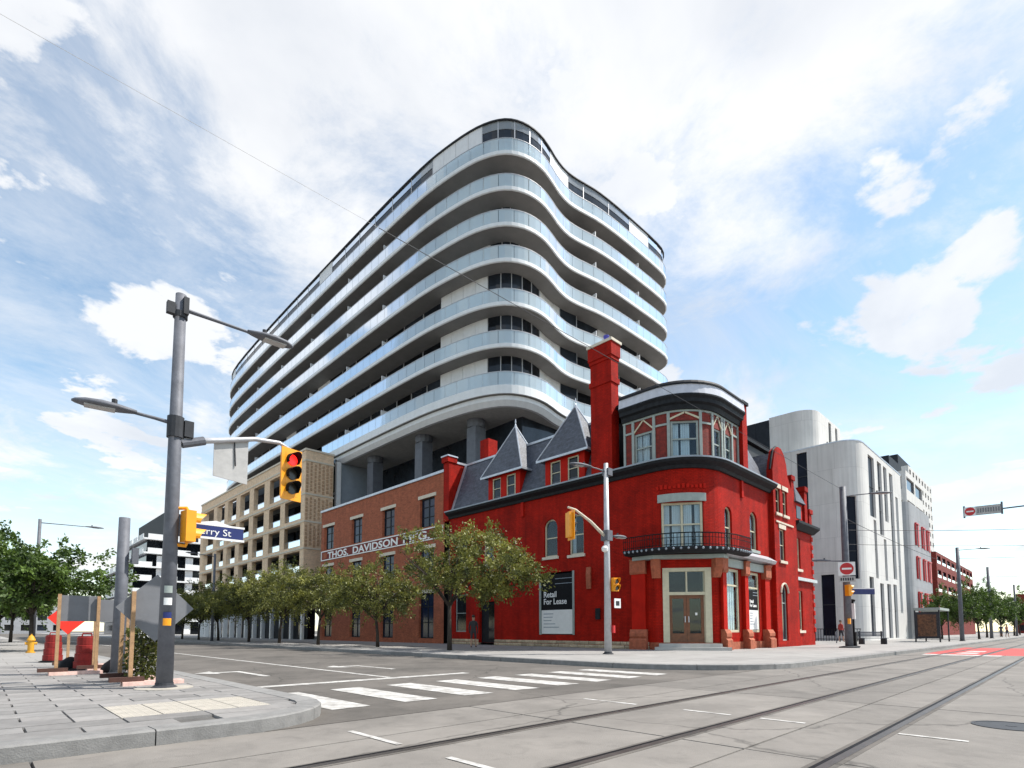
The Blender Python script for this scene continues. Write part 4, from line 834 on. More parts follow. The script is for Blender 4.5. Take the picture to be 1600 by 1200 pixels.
# ================================================================ TREES
def tree_meshes(seed, h, rx, rz, zc, th, nclump, lm, leaf=.15, per=46, droop=.35, cofs=(0, 0)):
    rng = np.random.RandomState(seed); rnd = random.Random(seed)
    tb = MB(); lean = rnd.uniform(-.12, .12)
    top = (lean, rnd.uniform(-.1, .1), th); tb.tube([(0, 0, 0), (lean * .3, 0, th * .5), top], [.13, .10, .085], 8)
    tips = []
    for k in range(8):
        a = 2 * math.pi * k / 8 + rnd.uniform(-.3, .3); l = rx * rnd.uniform(.55, .9); z = zc + rz * rnd.uniform(-.25, .65)
        p1 = (top[0] + math.cos(a) * l * .4, top[1] + math.sin(a) * l * .4, th + (z - th) * .55); p2 = (top[0] + math.cos(a) * l, top[1] + math.sin(a) * l, z)
        tb.tube([(top[0], top[1], th - .15 + k * .03), p1, p2], [.06, .04, .015], 6)
        for j in range(2):
            a2 = a + rnd.uniform(-.9, .9); e = (p1[0] + math.cos(a2) * rx * .45, p1[1] + math.sin(a2) * rx * .45, p1[2] + rz * rnd.uniform(.2, .7)); tb.tube([p1, e], [.03, .01], 5)
    tb.tube([top, (top[0] * .5, .1, zc + rz * .6)], [.07, .02], 6)
    tm_ = tb.mesh('trunk', M['bark'], smooth=True)
    # crown: clumps of leaf sprays through an uneven volume
    ph = rng.uniform(0, 6.28, 8)
    cl = []
    while len(cl) < nclump:
        d = rng.normal(size=3); d /= np.linalg.norm(d); r = rng.uniform(.12, 1) ** .5
        az = math.atan2(d[1], d[0]); lob = 1 + .22 * math.sin(2 * az + ph[0]) + .16 * math.sin(3 * az + ph[1]) + .18 * math.sin(4 * d[2] + ph[2] + az)
        p = d * r * lob * np.array([rx, rx, rz]);
        if d[2] < 0: p[2] *= .62
        if math.sin(p[0] * 2.1 + ph[3]) * math.sin(p[1] * 2.3 + ph[4]) * math.sin(p[2] * 2.6 + ph[5]) > .17: continue
        cl.append((p + np.array([top[0] + cofs[0], top[1] + cofs[1], zc]), d, r))
    V = []; FV = []
    for c, d, r in cl:
        main = d * .7 + np.array([0, 0, .25]) + rng.normal(size=3) * .45; main /= np.linalg.norm(main)
        n = per; t = rng.uniform(0, 1, n); ln = rng.uniform(.35, .75) if rng.rand() < .85 else rng.uniform(.9, 1.4)
        pos = c + main * (t * ln)[:, None] - np.array([0, 0, droop]) * (t ** 2 * ln)[:, None] + rng.normal(size=(n, 3)) * .09
        ax = main * .5 + rng.normal(size=(n, 3)) * .8 - np.array([0, 0, .35]); ax /= np.linalg.norm(ax, axis=1)[:, None]
        sd_ = np.cross(ax, rng.normal(size=(n, 3))); sd_ /= np.linalg.norm(sd_, axis=1)[:, None]
        L = leaf * rng.uniform(.7, 1.3, n)[:, None]; W = L * .24
        V.append(np.stack([pos, pos + ax * L * .5 + sd_ * W, pos + ax * L, pos + ax * L * .5 - sd_ * W], 1).reshape(-1, 3))
        FV.append(np.full(n, rng.uniform(-.16, .2) + .14 * (r - .6)) + rng.uniform(-.06, .06, n))
    V = np.concatenate(V); fv = np.concatenate(FV); nf = len(V) // 4
    me = bpy.data.meshes.new('crown'); me.vertices.add(len(V)); me.vertices.foreach_set('co', V.astype(np.float32).ravel())
    me.loops.add(nf * 4); me.loops.foreach_set('vertex_index', np.arange(nf * 4, dtype=np.int32)); me.polygons.add(nf)
    me.polygons.foreach_set('loop_start', np.arange(0, nf * 4, 4, dtype=np.int32)); me.polygons.foreach_set('loop_total', np.full(nf, 4, dtype=np.int32))
    at = me.attributes.new('leafv', 'FLOAT', 'FACE'); at.data.foreach_set('value', fv.astype(np.float32)); me.materials.append(lm); me.update(); me.validate()
    return tm_, me
def tree(ms, loc, rz, sc, name, label, group=None):
    o = thing(name, label, 'tree', loc, group); o.rotation_euler = (0, 0, rz); o.scale = (sc, sc, sc)
    for n_, me in zip(('trunk', 'crown'), ms):
        c = bpy.data.objects.new(n_, me); col.objects.link(c); c.parent = o
    return o
TA = tree_meshes(1, 6, 3.7, 1.75, 3.7, 2.0, 470, M['leaf']); TB = tree_meshes(2, 6, 3.6, 1.75, 3.6, 1.9, 450, M['leaf']); TC = tree_meshes(3, 6, 2.9, 1.9, 3.8, 2.0, 430, M['leaf2'], .22, 42); TD = tree_meshes(4, 6, 2.1, 2.2, 3.8, 1.7, 260, M['leaf2'], .2, 40)
TN = tree_meshes(11, 6, 3.3, 1.85, 3.95, 2.2, 460, M['leaf'], cofs=(1.15, -1.1))
GR = 'street trees along the far pavement'
row = ['feathery street tree in front of the red wall, nearest of its row', 'street tree second in the row, in front of the brick building doorway', 'third street tree in the row, under the start of the painted name band', 'fourth street tree in the row, at the seam of brick and tan buildings', 'fifth street tree in the row, before the white shopfront columns', 'sixth street tree in the row along the tan building', 'seventh street tree in the row along the tan building', 'eighth street tree in the row along the tan building', 'ninth street tree in the row, near the far end of the tan building', 'tenth street tree in the row, farthest along the tan building']
for k, lb in enumerate(row):
    tree(TN if k == 0 else (TA, TB)[k % 2], (16.5 + .2 * math.sin(k * 2.1), 21.2 + 6.9 * k, .146), 0 if k == 0 else k * 1.7 + .4, (.98, .86, .9, 1.02, .93)[k % 5], 'street_tree', lb, GR)
for (x, y, sc, lb) in ((1.9, 33, .85, 'leafy green tree on the left pavement behind the construction signs'), (-.6, 38, .95, 'broad tree at the left edge of the picture'), (.6, 47, 1.0, 'tree behind the yellow hydrant on the left pavement'), (2.2, 60, 1.0, 'tree farther up the left pavement beyond the lamp post'), (1.8, 74, 1.05, 'farthest tree up the left pavement'), (-3, 62, 1.1, 'tree standing back from the left kerb at the picture edge')):
    tree(TC, (x, y, .146), x * 3 + y, sc, 'pavement_tree', lb, 'trees on the left pavement')
for (x, y, sc, lb) in ((78, 10.6, .85, 'small young tree beside the grey building'), (72, 8.2, .8, 'upright tree beside the second tram pole on the right'), (80, 7.6, .95, 'bushy tree between the two far tram poles'), (97, 8.4, 1.1, 'tree behind the third tram pole'), (112, 8.0, 1.0, 'tree farther down the right pavement'), (133, 7.8, 1.2, 'far tree near the right picture edge'), (160, 8.5, 1.2, 'farthest tree down the right pavement'), (190, 4.0, 1.3, 'tree closing the street at the right edge')):
    tree(TD, (x, y, .146), x, sc, 'pavement_tree', lb, 'trees down the right pavement')
# ================================================================ POLES, LAMPS AND SIGNALS
def luminaire(parent, base, d, arm, rise=.05, L=.95, name='lamp_head', r=.03):
    """arm from base along plan direction d, ending in a flat leaf-shaped head"""
    d = Vector((d[0], d[1], 0)).normalized(); b = Vector(base); e = b + d * arm + Vector((0, 0, rise)); s_ = Vector((d.y, -d.x, 0))
    q = MB(); q.tube([b, b + d * arm * .5 + Vector((0, 0, rise * .6)), e], [r * 1.25, r, r * .9], 8); ao = q.build('lamp_arm', M['galv'], parent)
    q = MB(); n = 9; tp = []; bt = []
    prof = [(0, .05), (.12, .09), (.3, .14), (.55, .17), (.8, .14), (.95, .07), (1, .01)]
    rings = []
    for t_, wd in prof:
        c = e + d * (L * t_ - .05); rings.append([c + s_ * wd * math.cos(a) + Vector((0, 0, (.075 if math.sin(a) > 0 else .03) * math.sin(a) * (wd / .17 + .25))) for a in [2 * math.pi * k / 10 for k in range(10)]])
    vs_ = [p for r_ in rings for p in r_]; fs = [(i * 10 + k, i * 10 + (k + 1) % 10, (i + 1) * 10 + (k + 1) % 10, (i + 1) * 10 + k) for i in range(len(prof) - 1) for k in range(10)] + [tuple(range(9, -1, -1)), tuple((len(prof) - 1) * 10 + k for k in range(10))]
    q.add(vs_, fs); ho = q.build(name, M['galv'], parent, smooth=True)
    q = MB(); c = e + d * L * .52; q.hexa([c + d * a * .2 + s_ * b_ * .09 + Vector((0, 0, -.045)) for a, b_ in ((-1, -1), (1, -1), (1, 1), (-1, 1))], [c + d * a * .2 + s_ * b_ * .09 + Vector((0, 0, -.02)) for a, b_ in ((-1, -1), (1, -1), (1, 1), (-1, 1))]); q.build('lens', M['palesign'], ho)
    q = MB(); q.lathe(tuple(e + d * L * .3 + Vector((0, 0, .05))), [(.04, 0), (.04, .1), (.02, .11)], 8); q.build('photocell', M['darksteel'], ho)
def pole(parent, x, y, h, r0, r1, m=None):
    q = MB(); q.tube([(x, y, .14), (x, y, h * .5), (x, y, h)], [r0, (r0 + r1) / 2, r1], 16); o = q.build('pole', m or M['galv'], parent, smooth=True)
    q = MB(); q.lathe((x, y, .14), [(r0 * 1.5, 0), (r0 * 1.5, .03), (r0 * 1.08, .06), (r0 * 1.05, .1)], 16); q.build('base_flange', M['darksteel'], parent); return o
def signal(parent, c, face, lamps=('redlamp', 'darklens', 'darklens'), s=1., back=True, name='signal_head'):
    """head centred at c whose lenses look along plan direction face"""
    f = Vector((face[0], face[1], 0)).normalized(); t = Vector((-f.y, f.x, 0)); c = Vector(c); n = len(lamps); H = .34 * s * n
    def bxx(q, c_, a, b, hz): q.hexa([c_ + t * i * a + f * j * b + Vector((0, 0, -hz)) for i, j in ((-1, -1), (1, -1), (1, 1), (-1, 1))], [c_ + t * i * a + f * j * b + Vector((0, 0, hz)) for i, j in ((-1, -1), (1, -1), (1, 1), (-1, 1))])
    q = MB(); bxx(q, c, .165 * s, .1 * s, H / 2)
    ho = q.build(name, M['yellow'], parent)
    if back: q = MB(); bxx(q, c + f * .08 * s, .27 * s, .012, H / 2 + .1 * s); q.build('backboard', M['yellow'], ho)
    for i, lm in enumerate(lamps):
        lc = c + f * .101 * s + Vector((0, 0, H / 2 - .17 * s - .34 * s * i)); q = MB(); ring = []
        pts = [lc + t * .13 * s * math.cos(2 * math.pi * k / 18) + Vector((0, 0, .13 * s * math.sin(2 * math.pi * k / 18))) for k in range(18)]
        q.hexa(pts, [p + f * .02 for p in pts]); q.build('lens', M[lm], ho)
        q = MB(); k0 = 2; A = [math.pi * (-.18 + 1.36 * k / 12) for k in range(13)]
        inn = [lc + t * .145 * s * math.cos(a) + Vector((0, 0, .145 * s * math.sin(a))) for a in A]; dep = [(.1 + .16 * max(0, math.sin(a))) * s for a in A]
        for k in range(12):
            p0, p1 = inn[k], inn[k + 1]; q.poly(p0, p1, p1 + f * dep[k + 1], p0 + f * dep[k])
            o0 = lc + (p0 - lc) * 1.07; o1 = lc + (p1 - lc) * 1.07; q.poly(o1, o0, o0 + f * dep[k], o1 + f * dep[k + 1]); q.poly(p0 + f * dep[k], p1 + f * dep[k + 1], o1 + f * dep[k + 1], o0 + f * dep[k])
        q.build('visor', M['black'] if back else M['yellow'], ho)
    return ho
def boxd(parent, c, l, wd, hz, m, name, t=(1, 0)):
    q = MB(); q.ob((c[0], c[1]), t, l, wd, c[2] - hz / 2, c[2] + hz / 2); return q.build(name, m, parent)
# -- big near pole on the left
px, py = 2.31, 10.6
p1 = thing('traffic_signal_pole', 'tall grey steel pole with two street lamps and a lit red traffic light', 'signal pole', (px, py, .15))
pole(p1, px, py, 6.92, .128, .085)
luminaire(p1, (px, py, 6.68), (1, -.02), 1.15, .0, .85)
luminaire(p1, (px, py, 4.62), (-1, .12), .6, .06, .85)
boxd(p1, (px - .15, py - .02, 6.62), .12, .1, .2, M['darksteel'], 'camera_box'); boxd(p1, (px + .06, py - .1, 6.7), .08, .08, .3, M['darksteel'], 'clamp'); boxd(p1, (px + .19, py - .02, 4.56), .14, .14, .28, M['darksteel'], 'junction_box')
for z_, r_, h_ in ((6.5, .115, .1), (4.38, .13, .36)): q = MB(); q.lathe((px, py, z_), [(r_, 0), (r_, h_)], 14); q.build('collar', M['darksteel'], p1)
q = MB(); q.tube([(px, py, 4.32), (px + .6, py, 4.48), (px + 1.3, py, 4.68), (px + 1.75, py, 4.72), (px + 2.0, py, 4.62)], [.06, .05, .042, .036, .03], 10); q.build('mast_arm', M['galvlight'], p1, smooth=True)
q = MB(); q.tube([(px + .1, py, 4.3), (px + .45, py, 4.44)], .075, 10); q.build('arm_socket', M['galv'], p1)
q = MB(); q.hexa([(px + .62, py + .03, 3.86), (px + 1.2, py + .03, 3.80), (px + 1.2, py + .03, 4.62), (px + .62, py + .03, 4.46)], [(px + .62, py + .05, 3.86), (px + 1.2, py + .05, 3.80), (px + 1.2, py + .05, 4.62), (px + .62, py + .05, 4.46)]); so_ = q.build('sign_plate', M['palesign'], p1)
q = MB(); q.tube([(px + .95, py + .02, 4.6), (px + .98, py + .01, 4.1)], .012, 5); q.build('bracket', M['darksteel'], so_)
signal(p1, (px + 1.95, py - .02, 4.12), (.25, -1), s=.83)
for z in (2.93, 2.55): pass
h1 = signal(p1, (px + .22, py - .14, 2.86), (1, .12), ('darklens', 'darklens'), .78, False, 'pedestrian_signal')
q = MB(); q.tube([(px, py, 3.16), (px + .2, py - .1, 3.18), (px + .22, py - .14, 3.1)], .03, 6); q.tube([(px, py, 2.55), (px + .2, py - .1, 2.53), (px + .22, py - .14, 2.62)], .03, 6); q.build('bracket', M['yellow'], p1)
q = MB(); q.box(px + .18, px + 1.18, py + .08, py + .1, 2.76, 2.96); pl = q.build('street_name_blade', M['bluesign'], p1)
q = MB(); q.box(px + .18, px + 1.2, py + .078, py + .102, 2.962, 2.995); q.box(px + .18, px + 1.2, py + .078, py + .102, 2.72, 2.758); q.hexa([(px + .4, py + .078, 2.996), (px + .95, py + .078, 2.996), (px + .72, py + .078, 3.06)], [(px + .4, py + .102, 2.996), (px + .95, py + .102, 2.996), (px + .72, py + .102, 3.06)]); q.build('blade_border', M['white'], pl)
text('Cherry St', .17, M['white'], pl, (px + .24, py + .077, 2.8), (1, 0, 0), ext=.002, sx=1.08)
for z, hh_, m_ in ((1.72, .12, M['greytrim']), (1.52, .12, M['white']), (1.3, .1, M['bluesign']), (1.18, .12, M['yellow'])):
    q = MB(); q.lathe((px, py, z), [(.1375, 0), (.1375, hh_)], 20); v = [p for p in q.v]
    q = MB(); a0 = math.atan2(-py, -px); pts = [(px + .128 * math.cos(a0 + k * .16), py + .128 * math.sin(a0 + k * .16)) for k in range(-3, 4)]
    for pa, pb in zip(pts, pts[1:]): q.poly((*pa, z), (*pb, z), (*pb, z + hh_), (*pa, z + hh_))
    q.build('sticker', m_, p1)
q = MB(); q.lathe((px, py, .14), [(.42, 0), (.42, .02), (.3, .025)], 24); q.build('footing', M['paverb'], p1)
# -- pole in front of the red building
px, py = 18.3, 13.2
p2 = thing('traffic_signal_pole', 'slim pale steel pole with yellow traffic light before the red building', 'signal pole', (px, py, .15))
pole(p2, px, py, 7.95, .15, .09, M['galvlight'])
luminaire(p2, (px, py, 7.6), (-1, .35), .75, .12, 1.05); luminaire(p2, (px, py, 4.95), (1, -.25), .35, .0, .75)
boxd(p2, (px + .1, py, 7.6), .3, .3, .3, M['galv'], 'clamp'); boxd(p2, (px, py, 4.95), .34, .34, .42, M['galv'], 'junction_box')
q = MB(); q.tube([(px, py, 4.85), (px - .8, py + .2, 5.45), (px - 1.5, py + .4, 5.85), (px - 1.9, py + .45, 5.9)], [.07, .06, .05, .045], 8); q.build('mast_arm', M['lime'], p2, smooth=True)
signal(p2, (px - 1.85, py + .42, 5.2), (.95, -.35), ('darklens',) * 3, .95)
q = MB(); q.lathe((px - .28, py - .1, 4.35), [(.02, -.12), (.12, -.06), (.14, .05), (.08, .14)], 10); q.tube([(px, py, 4.45), (px - .28, py - .1, 4.45)], .03, 6); q.build('camera', M['white'], p2)
signal(p2, (px + .2, py - .24, 2.95), (-.3, -1), ('darklens', 'darklens'), .8, False, 'pedestrian_signal')
q = MB(); q.hexa([(px + .06, py - .3, 2.0), (px + .4, py - .36, 2.0), (px + .4, py - .36, 2.38), (px + .06, py - .3, 2.38)], [(px + .06, py - .28, 2.0), (px + .4, py - .34, 2.0), (px + .4, py - .34, 2.38), (px + .06, py - .28, 2.38)]); so_ = q.build('sign_plate', M['white'], p2)
q = MB(); q.hexa([(px + .14, py - .325, 2.1), (px + .32, py - .357, 2.1), (px + .32, py - .357, 2.28), (px + .14, py - .325, 2.28)], [(px + .14, py - .318, 2.1), (px + .32, py - .35, 2.1), (px + .32, py - .35, 2.28), (px + .14, py - .318, 2.28)]); q.build('sign_symbol', M['darksteel'], so_)
boxd(p2, (px + .1, py - .2, 1.15), .12, .1, .3, M['signred'], 'push_button')
# -- pole on the right with no-entry sign
px, py = 34.6, 8.8
p3 = thing('tram_wire_pole', 'thick grey pole with no-entry sign and lamp, in front of the white building', 'pole', (px, py, .15))
pole(p3, px, py, 9.15, .2, .16)
luminaire(p3, (px, py, 8.6), (.75, -1), 1.4, .12, 1.2); luminaire(p3, (px, py, 4.95), (-.9, .8), .9, .0, 1.1)
q = MB(); f_ = Vector((-.9, -.35, 0)).normalized(); tt = Vector((-f_.y, f_.x, 0))
def disc(parent, c, f, r, th, m, name, n=26):
    f = Vector((f[0], f[1], 0)).normalized(); t = Vector((-f.y, f.x, 0)); c = Vector(c); q = MB(); pts = [c + t * r * math.cos(2 * math.pi * k / n) + Vector((0, 0, r * math.sin(2 * math.pi * k / n))) for k in range(n)]
    q.hexa(pts, [p + f * th for p in pts]); return q.build(name, m, parent)
def plate(parent, c, f, wd, hz, th, m, name):
    f = Vector((f[0], f[1], 0)).normalized(); t = Vector((-f.y, f.x, 0)); c = Vector(c); q = MB(); pts = [c + t * a * wd / 2 + Vector((0, 0, b * hz / 2)) for a, b in ((-1, -1), (1, -1), (1, 1), (-1, 1))]; q.hexa(pts, [p + f * th for p in pts]); return q.build(name, m, parent)
c = Vector((px, py, 4.5)) + f_ * .24
sp = plate(p3, c, f_, .82, .74, .02, M['white'], 'no_entry_sign'); disc(sp, c + f_ * .022, f_, .33, .006, M['signred'], 'red_disc'); plate(sp, c + f_ * .03, f_, .46, .1, .006, M['white'], 'white_bar')
sp = plate(p3, c - Vector((0, 0, .58)), f_, .8, .3, .02, M['palesign'], 'sign_tab')
for k in range(6): plate(sp, c - Vector((0, 0, .58)) + f_ * .021 + tt * (-.28 + .11 * k), f_, .07, .16, .004, M['darksteel'], 'lettering')
signal(p3, (px - .22, py - .12, 3.3), (1, -.75), ('darklens', 'darklens'), .9, False, 'pedestrian_signal')
q = MB(); q.ob((px + .75, py - .62), (.77, -.64), 1.3, .03, 3.1, 3.4); so_ = q.build('street_name_blade', M['bluesign'], p3); q = MB(); q.ob((px + .75, py - .62), (.77, -.64), 1.32, .035, 3.4, 3.45); q.build('blade_border', M['white'], so_)
boxd(p3, (px - .2, py - .1, 1.6), .16, .12, .3, M['yellow'], 'push_button'); q = MB(); q.lathe((px, py, .14), [(.5, 0), (.5, .06), (.3, .1)], 20); q.build('footing', M['darksteel'], p3)
# -- background lamp posts
def lamppost(x, y, h, d, arm, label, group, r=.12, m=None):
    o = thing('lamp_post', label, 'lamp post', (x, y, .15), group); pole(o, x, y, h, r, r * .8, m)
    if arm: luminaire(o, (x, y, h - .25), d, arm, .05, 1.1)
    return o
lamppost(3.0, 50.5, 8.9, (1, 0), 2.6, 'slender lamp post rising from the trees at far left', 'lamp posts')
o = lamppost(2.3, 14.7, 3.6, (1, 0), 0, 'short bare grey post behind the construction signs', 'lamp posts', .135); boxd(o, (2.5, 14.55, 2.75), .12, .12, .35, M['galv'], 'push_button_box')
lamppost(15.3, 54, 8.0, (-1, -.3), 1.6, 'grey lamp post among the row of street trees', 'lamp posts')
lamppost(63.5, 7.2, 8.6, (.5, -1), 1.4, 'tram pole with lamp beside the bus shelter', 'tram poles', .17)
lamppost(88, 7.2, 8.8, (.3, -1), .0, 'second tram pole beyond the bus shelter', 'tram poles', .17)
lamppost(125, 7.0, 8.8, (.3, -1), 1.4, 'farthest tram pole near the right edge', 'tram poles', .17)
# -- overhead wires
def wire(a, b, sag, r, name, label, group='overhead wires'):
    a, b = Vector(a), Vector(b); pts = [a + (b - a) * t_ - Vector((0, 0, sag * 4 * t_ * (1 - t_))) for t_ in [k / 20 for k in range(21)]]
    q = MB(); q.tube(pts, r, 5); return tag(q.build(name, M['darksteel']), label, 'wire', group)
sw = wire((34.6, 8.8, 8.98), (5.187, 8.951, 8.787), 0, .008, 'span_wire', 'dark span wire crossing in front of the condominium to the right pole')
ORG[sw] = Vector((0, 0, 0))
q = MB(); q.tube([(5.187, 8.951, 8.787), (-0.52, 8.98, 8.75), (-14, 9.05, 8.66)], .0028, 5); q.build('glare_faded_wire', M['palesign'], sw)  # span wire continued, its loss in sky glare put into a thin pale run
wire((34.6, 8.8, 7.4), (88, 7.2, 8.0), .5, .015, 'span_wire', 'wire running from the right pole down the street')
wire((63.5, 7.2, 7.6), (70, -9, 7.8), .2, .02, 'span_wire', 'span wire over the tracks by the bus shelter')
wire((88, 7.2, 7.6), (92, -9, 7.8), .2, .025, 'span_wire', 'farther span wire over the tracks')
wire((34.6, 8.8, 6.7), (44, -6, 6.6), .25, .014, 'span_wire', 'span wire from the right pole passing under the hanging sign')
wire((34.6, 8.8, 5.9), (46, -6, 5.75), .2, .012, 'span_wire', 'lowest span wire from the right pole')
lamppost(-14, 9.05, 8.9, (1, 0), 0, 'tram pole holding the near end of the long span wire', 'tram poles', .17)
# -- hanging no-entry sign on its own span wire and arm
hs = thing('hanging_street_sign', 'grey overhead panel with a no-entry disc hanging above the tracks at right', 'sign', (33, 2.7, 6.6))
f_ = Vector((-1, -.1, 0)).normalized(); tt = Vector((f_.y, -f_.x, 0)); c = Vector((33, 2.75, 6.62))
plate(hs, c, f_, 1.35, .42, .04, M['palesign'], 'panel'); plate(hs, c + f_ * .041 + tt * .45, f_, .4, .4, .004, M['white'], 'sign_face'); disc(hs, c + f_ * .046 + tt * .45, f_, .19, .004, M['signred'], 'red_disc'); plate(hs, c + f_ * .051 + tt * .45, f_, .26, .06, .004, M['white'], 'white_bar')
for k in range(9): plate(hs, c + f_ * .041 + tt * (.16 - .09 * k), f_, .05, .2, .004, M['signback'], 'lettering')
for y_ in (3.38, 2.05): q = MB(); q.box(33.01, 33.09, y_, y_ + .07, 6.36, 6.92); q.build('hanger', M['galv'], hs)
q = MB(); q.tube([(33.1, 3.4, 6.6), (33.1, -9, 6.7)], .035, 8); q.build('support_arm', M['galv'], hs)
# ================================================================ CONSTRUCTION SIGNS ON THE LEFT
def stand(x, y, h, label, panel, post2=None):
    o = thing('construction_sign', label, 'construction sign', (x, y, .15), 'construction signs seen from behind')
    q = MB(); q.box(x - .03, x + .03, y - .03, y + .03, .2, h); q.build('post', M['timber'], o)
    q = MB(); q.box(x - .12, x + .8, y - .12, y - .04, .15, .22); q.box(x - .12, x + .8, y + .04, y + .12, .15, .22); q.build('foot', M['pinkwood'], o)
    q = MB(); q.box(x - .3, x + .2, y - .055, y + .055, .222, .3); q.build('cross_foot', M['foot'], o)
    if post2: q = MB(); q.box(x + post2 - .03, x + post2 + .03, y - .03, y + .03, .2, h - .02); q.build('post', M['timber'], o)
    panel(o); return o
def pan_rect(x0, x1, y, z0, z1, m=None): 
    def f(o): q = MB(); q.box(x0, x1, y, y + .02, z0, z1); q.build('sign_panel', m or M['signback'], o)
    return f
def pan_diamond(xc, y, zc, r, m=None):
    def f(o): q = MB(); q.hexa([(xc - r, y, zc), (xc, y, zc - r), (xc + r, y, zc), (xc, y, zc + r)], [(xc - r, y + .02, zc), (xc, y + .02, zc - r), (xc + r, y + .02, zc), (xc, y + .02, zc + r)]); q.build('sign_panel', m or M['signback'], o)
    return f
stand(1.98, 11.45, 1.78, 'large grey diamond sign back on a timber post beside the near pole', pan_diamond(2.33, 11.5, 1.5, .6))
stand(1.3, 15.2, 1.88, 'sign stand with grey rectangular back at the left, red diamond behind it', pan_rect(1.32, 1.98, 15.26, 1.3, 1.86), .68)
stand(2.03, 15.9, 1.88, 'sign stand with grey panel behind the short bare post', pan_rect(2.05, 2.75, 15.96, 1.3, 1.82), .62)
stand(2.02, 12.65, 1.55, 'sign stand with a single timber post beside the green shrub', lambda o: None)
o = stand(1.78, 18.2, 1.3, 'bright red orange diamond warning sign facing the pavement', pan_diamond(1.75, 18.15, 1.42, .42, M['orange']))
# barrels
for (x, y, lb) in ((1.98, 16.7, 'dull red traffic barrel between the sign posts'), (1.75, 21.5, 'second traffic barrel farther back behind the red diamond sign')):
    o = thing('traffic_barrel', lb, 'barrel', (x, y, .15), 'traffic barrels')
    for k in range(4): q = MB(); r_ = .24 - .016 * k; q.lathe((x, y, .2 + .19 * k), [(r_, 0), (r_, .16), (r_ - .02, .17), (r_ - .02, .19)], 18); q.build('drum_ring', M['drum'] if k % 2 == 0 else M['drum'], o)
    q = MB(); q.lathe((x, y, .146), [(.32, 0), (.32, .04), (.25, .06)], 18); q.build('rubber_base', M['black'], o)
    q = MB(); q.tube([(x - .1, y, .94), (x - .08, y, 1.03), (x + .08, y, 1.03), (x + .1, y, .94)], .02, 6); q.build('handle', M['drum'], o)
for x, y, lb in ((1.72, 17.0, 'dark sandbag slumped by the timber sign posts'), (2.35, 15.4, 'small dark sandbag on a sign foot')):
    q = MB(); q.lathe((x, y, .147), [(.22, 0), (.26, .08), (.2, .2), (.08, .3), (.03, .32)], 10); tag(q.build('sandbag', M['black'], smooth=True), lb, 'sandbag', 'sandbags')
# hydrant
o = thing('fire_hydrant', 'yellow fire hydrant on the left pavement under the trees', 'hydrant', (1.79, 31, .15)); x, y = 1.79, 31
q = MB(); q.lathe((x, y, .147), [(.16, 0), (.16, .05), (.11, .06), (.11, .5), (.15, .52), (.15, .56), (.13, .6), (.09, .7), (.03, .75), (.03, .8)], 14); q.build('body', M['hydrant'], o)
for s_ in (-1, 1): q = MB(); q.tube([(x + s_ * .09, y, .55), (x + s_ * .2, y, .55)], .06, 10); q.build('nozzle', M['hydrant'], o)
# shrub
rng = np.random.RandomState(5)
def shrub(x, y, h, r, label, n=1500):
    o = thing('shrub', label, 'shrub', (x, y, .15)); q = MB()
    for k in range(n):
        a = rng.uniform(0, 6.28); rr = r * rng.uniform(.2, 1) ** .5; z = rng.uniform(.05, h); c = Vector((x + rr * math.cos(a), y + rr * math.sin(a), .15 + z)); d = Vector(rng.normal(size=3)).normalized(); s_ = d.cross(Vector(rng.normal(size=3))).normalized(); L = rng.uniform(.05, .1)
        q.poly(c, c + d * L * .5 + s_ * L * .3, c + d * L, c + d * L * .5 - s_ * L * .3)
    f = q.build('foliage', M['leaf'], o)
    at = f.data.attributes.new('leafv', 'FLOAT', 'FACE'); at.data.foreach_set('value', rng.uniform(-.2, .25, n).astype(np.float32))
    q = MB()
    for k in range(5): q.tube([(x, y, .15), (x + rng.uniform(-.6, .6) * r, y + rng.uniform(-.6, .6) * r, h)], [.012, .006], 5)
    q.build('stem', M['bark'], o)
shrub(2.3, 12.3, 1.0, .27, 'dense green shrub beside the timber sign post')
# ================================================================ RIGHT PAVEMENT FURNITURE
bs = thing('bus_shelter', 'glass bus shelter with brown advertising poster on the right pavement', 'bus shelter', (57, 8, .15))
q = MB(); q.box(55.6, 60.2, 7.6, 9.4, 2.75, 2.95); q.build('roof', M['greytrim'], bs)
for x, y in ((55.7, 7.7), (55.7, 9.3), (60.1, 7.7), (60.1, 9.3)): q = MB(); q.box(x - .05, x + .05, y - .05, y + .05, .147, 2.75); q.build('post', M['darksteel'], bs)
q = MB(); q.box(55.62, 55.78, 7.75, 9.25, .45, 2.6); ad = q.build('advert_case', M['darksteel'], bs); q = MB(); q.box(55.6, 55.618, 7.88, 9.12, .62, 2.4); q.build('poster', M['poster'], ad)
for k in range(3): q = MB(); q.box(55.85 + k * 1.42, 57.2 + k * 1.42, 9.28, 9.31, .4, 2.6); q.build('glass_panel', M['clear'], bs)
q = MB(); q.box(57, 59.5, 8.7, 9.1, .55, .6); q.build('seat', M['wood'], bs)
bn = thing('bench', 'grey park bench beside the no-entry sign pole', 'bench', (44.6, 9.9, .15))
bt = Vector((.75, -.66, 0)); bnn = (bt.y, -bt.x)
for k in range(4): q = MB(); q.ob((44.6 + bnn[0] * (.12 * k - .18), 9.9 + bnn[1] * (.12 * k - .18)), (bt.x, bt.y), 2.0, .1, .55, .59); q.build('seat_slat', M['galv'], bn)
for k in range(3): q = MB(); q.ob((44.6 + bnn[0] * -.26, 9.9 + bnn[1] * -.26), (bt.x, bt.y), 2.0, .04, .68 + .12 * k, .77 + .12 * k); q.build('back_slat', M['galv'], bn)
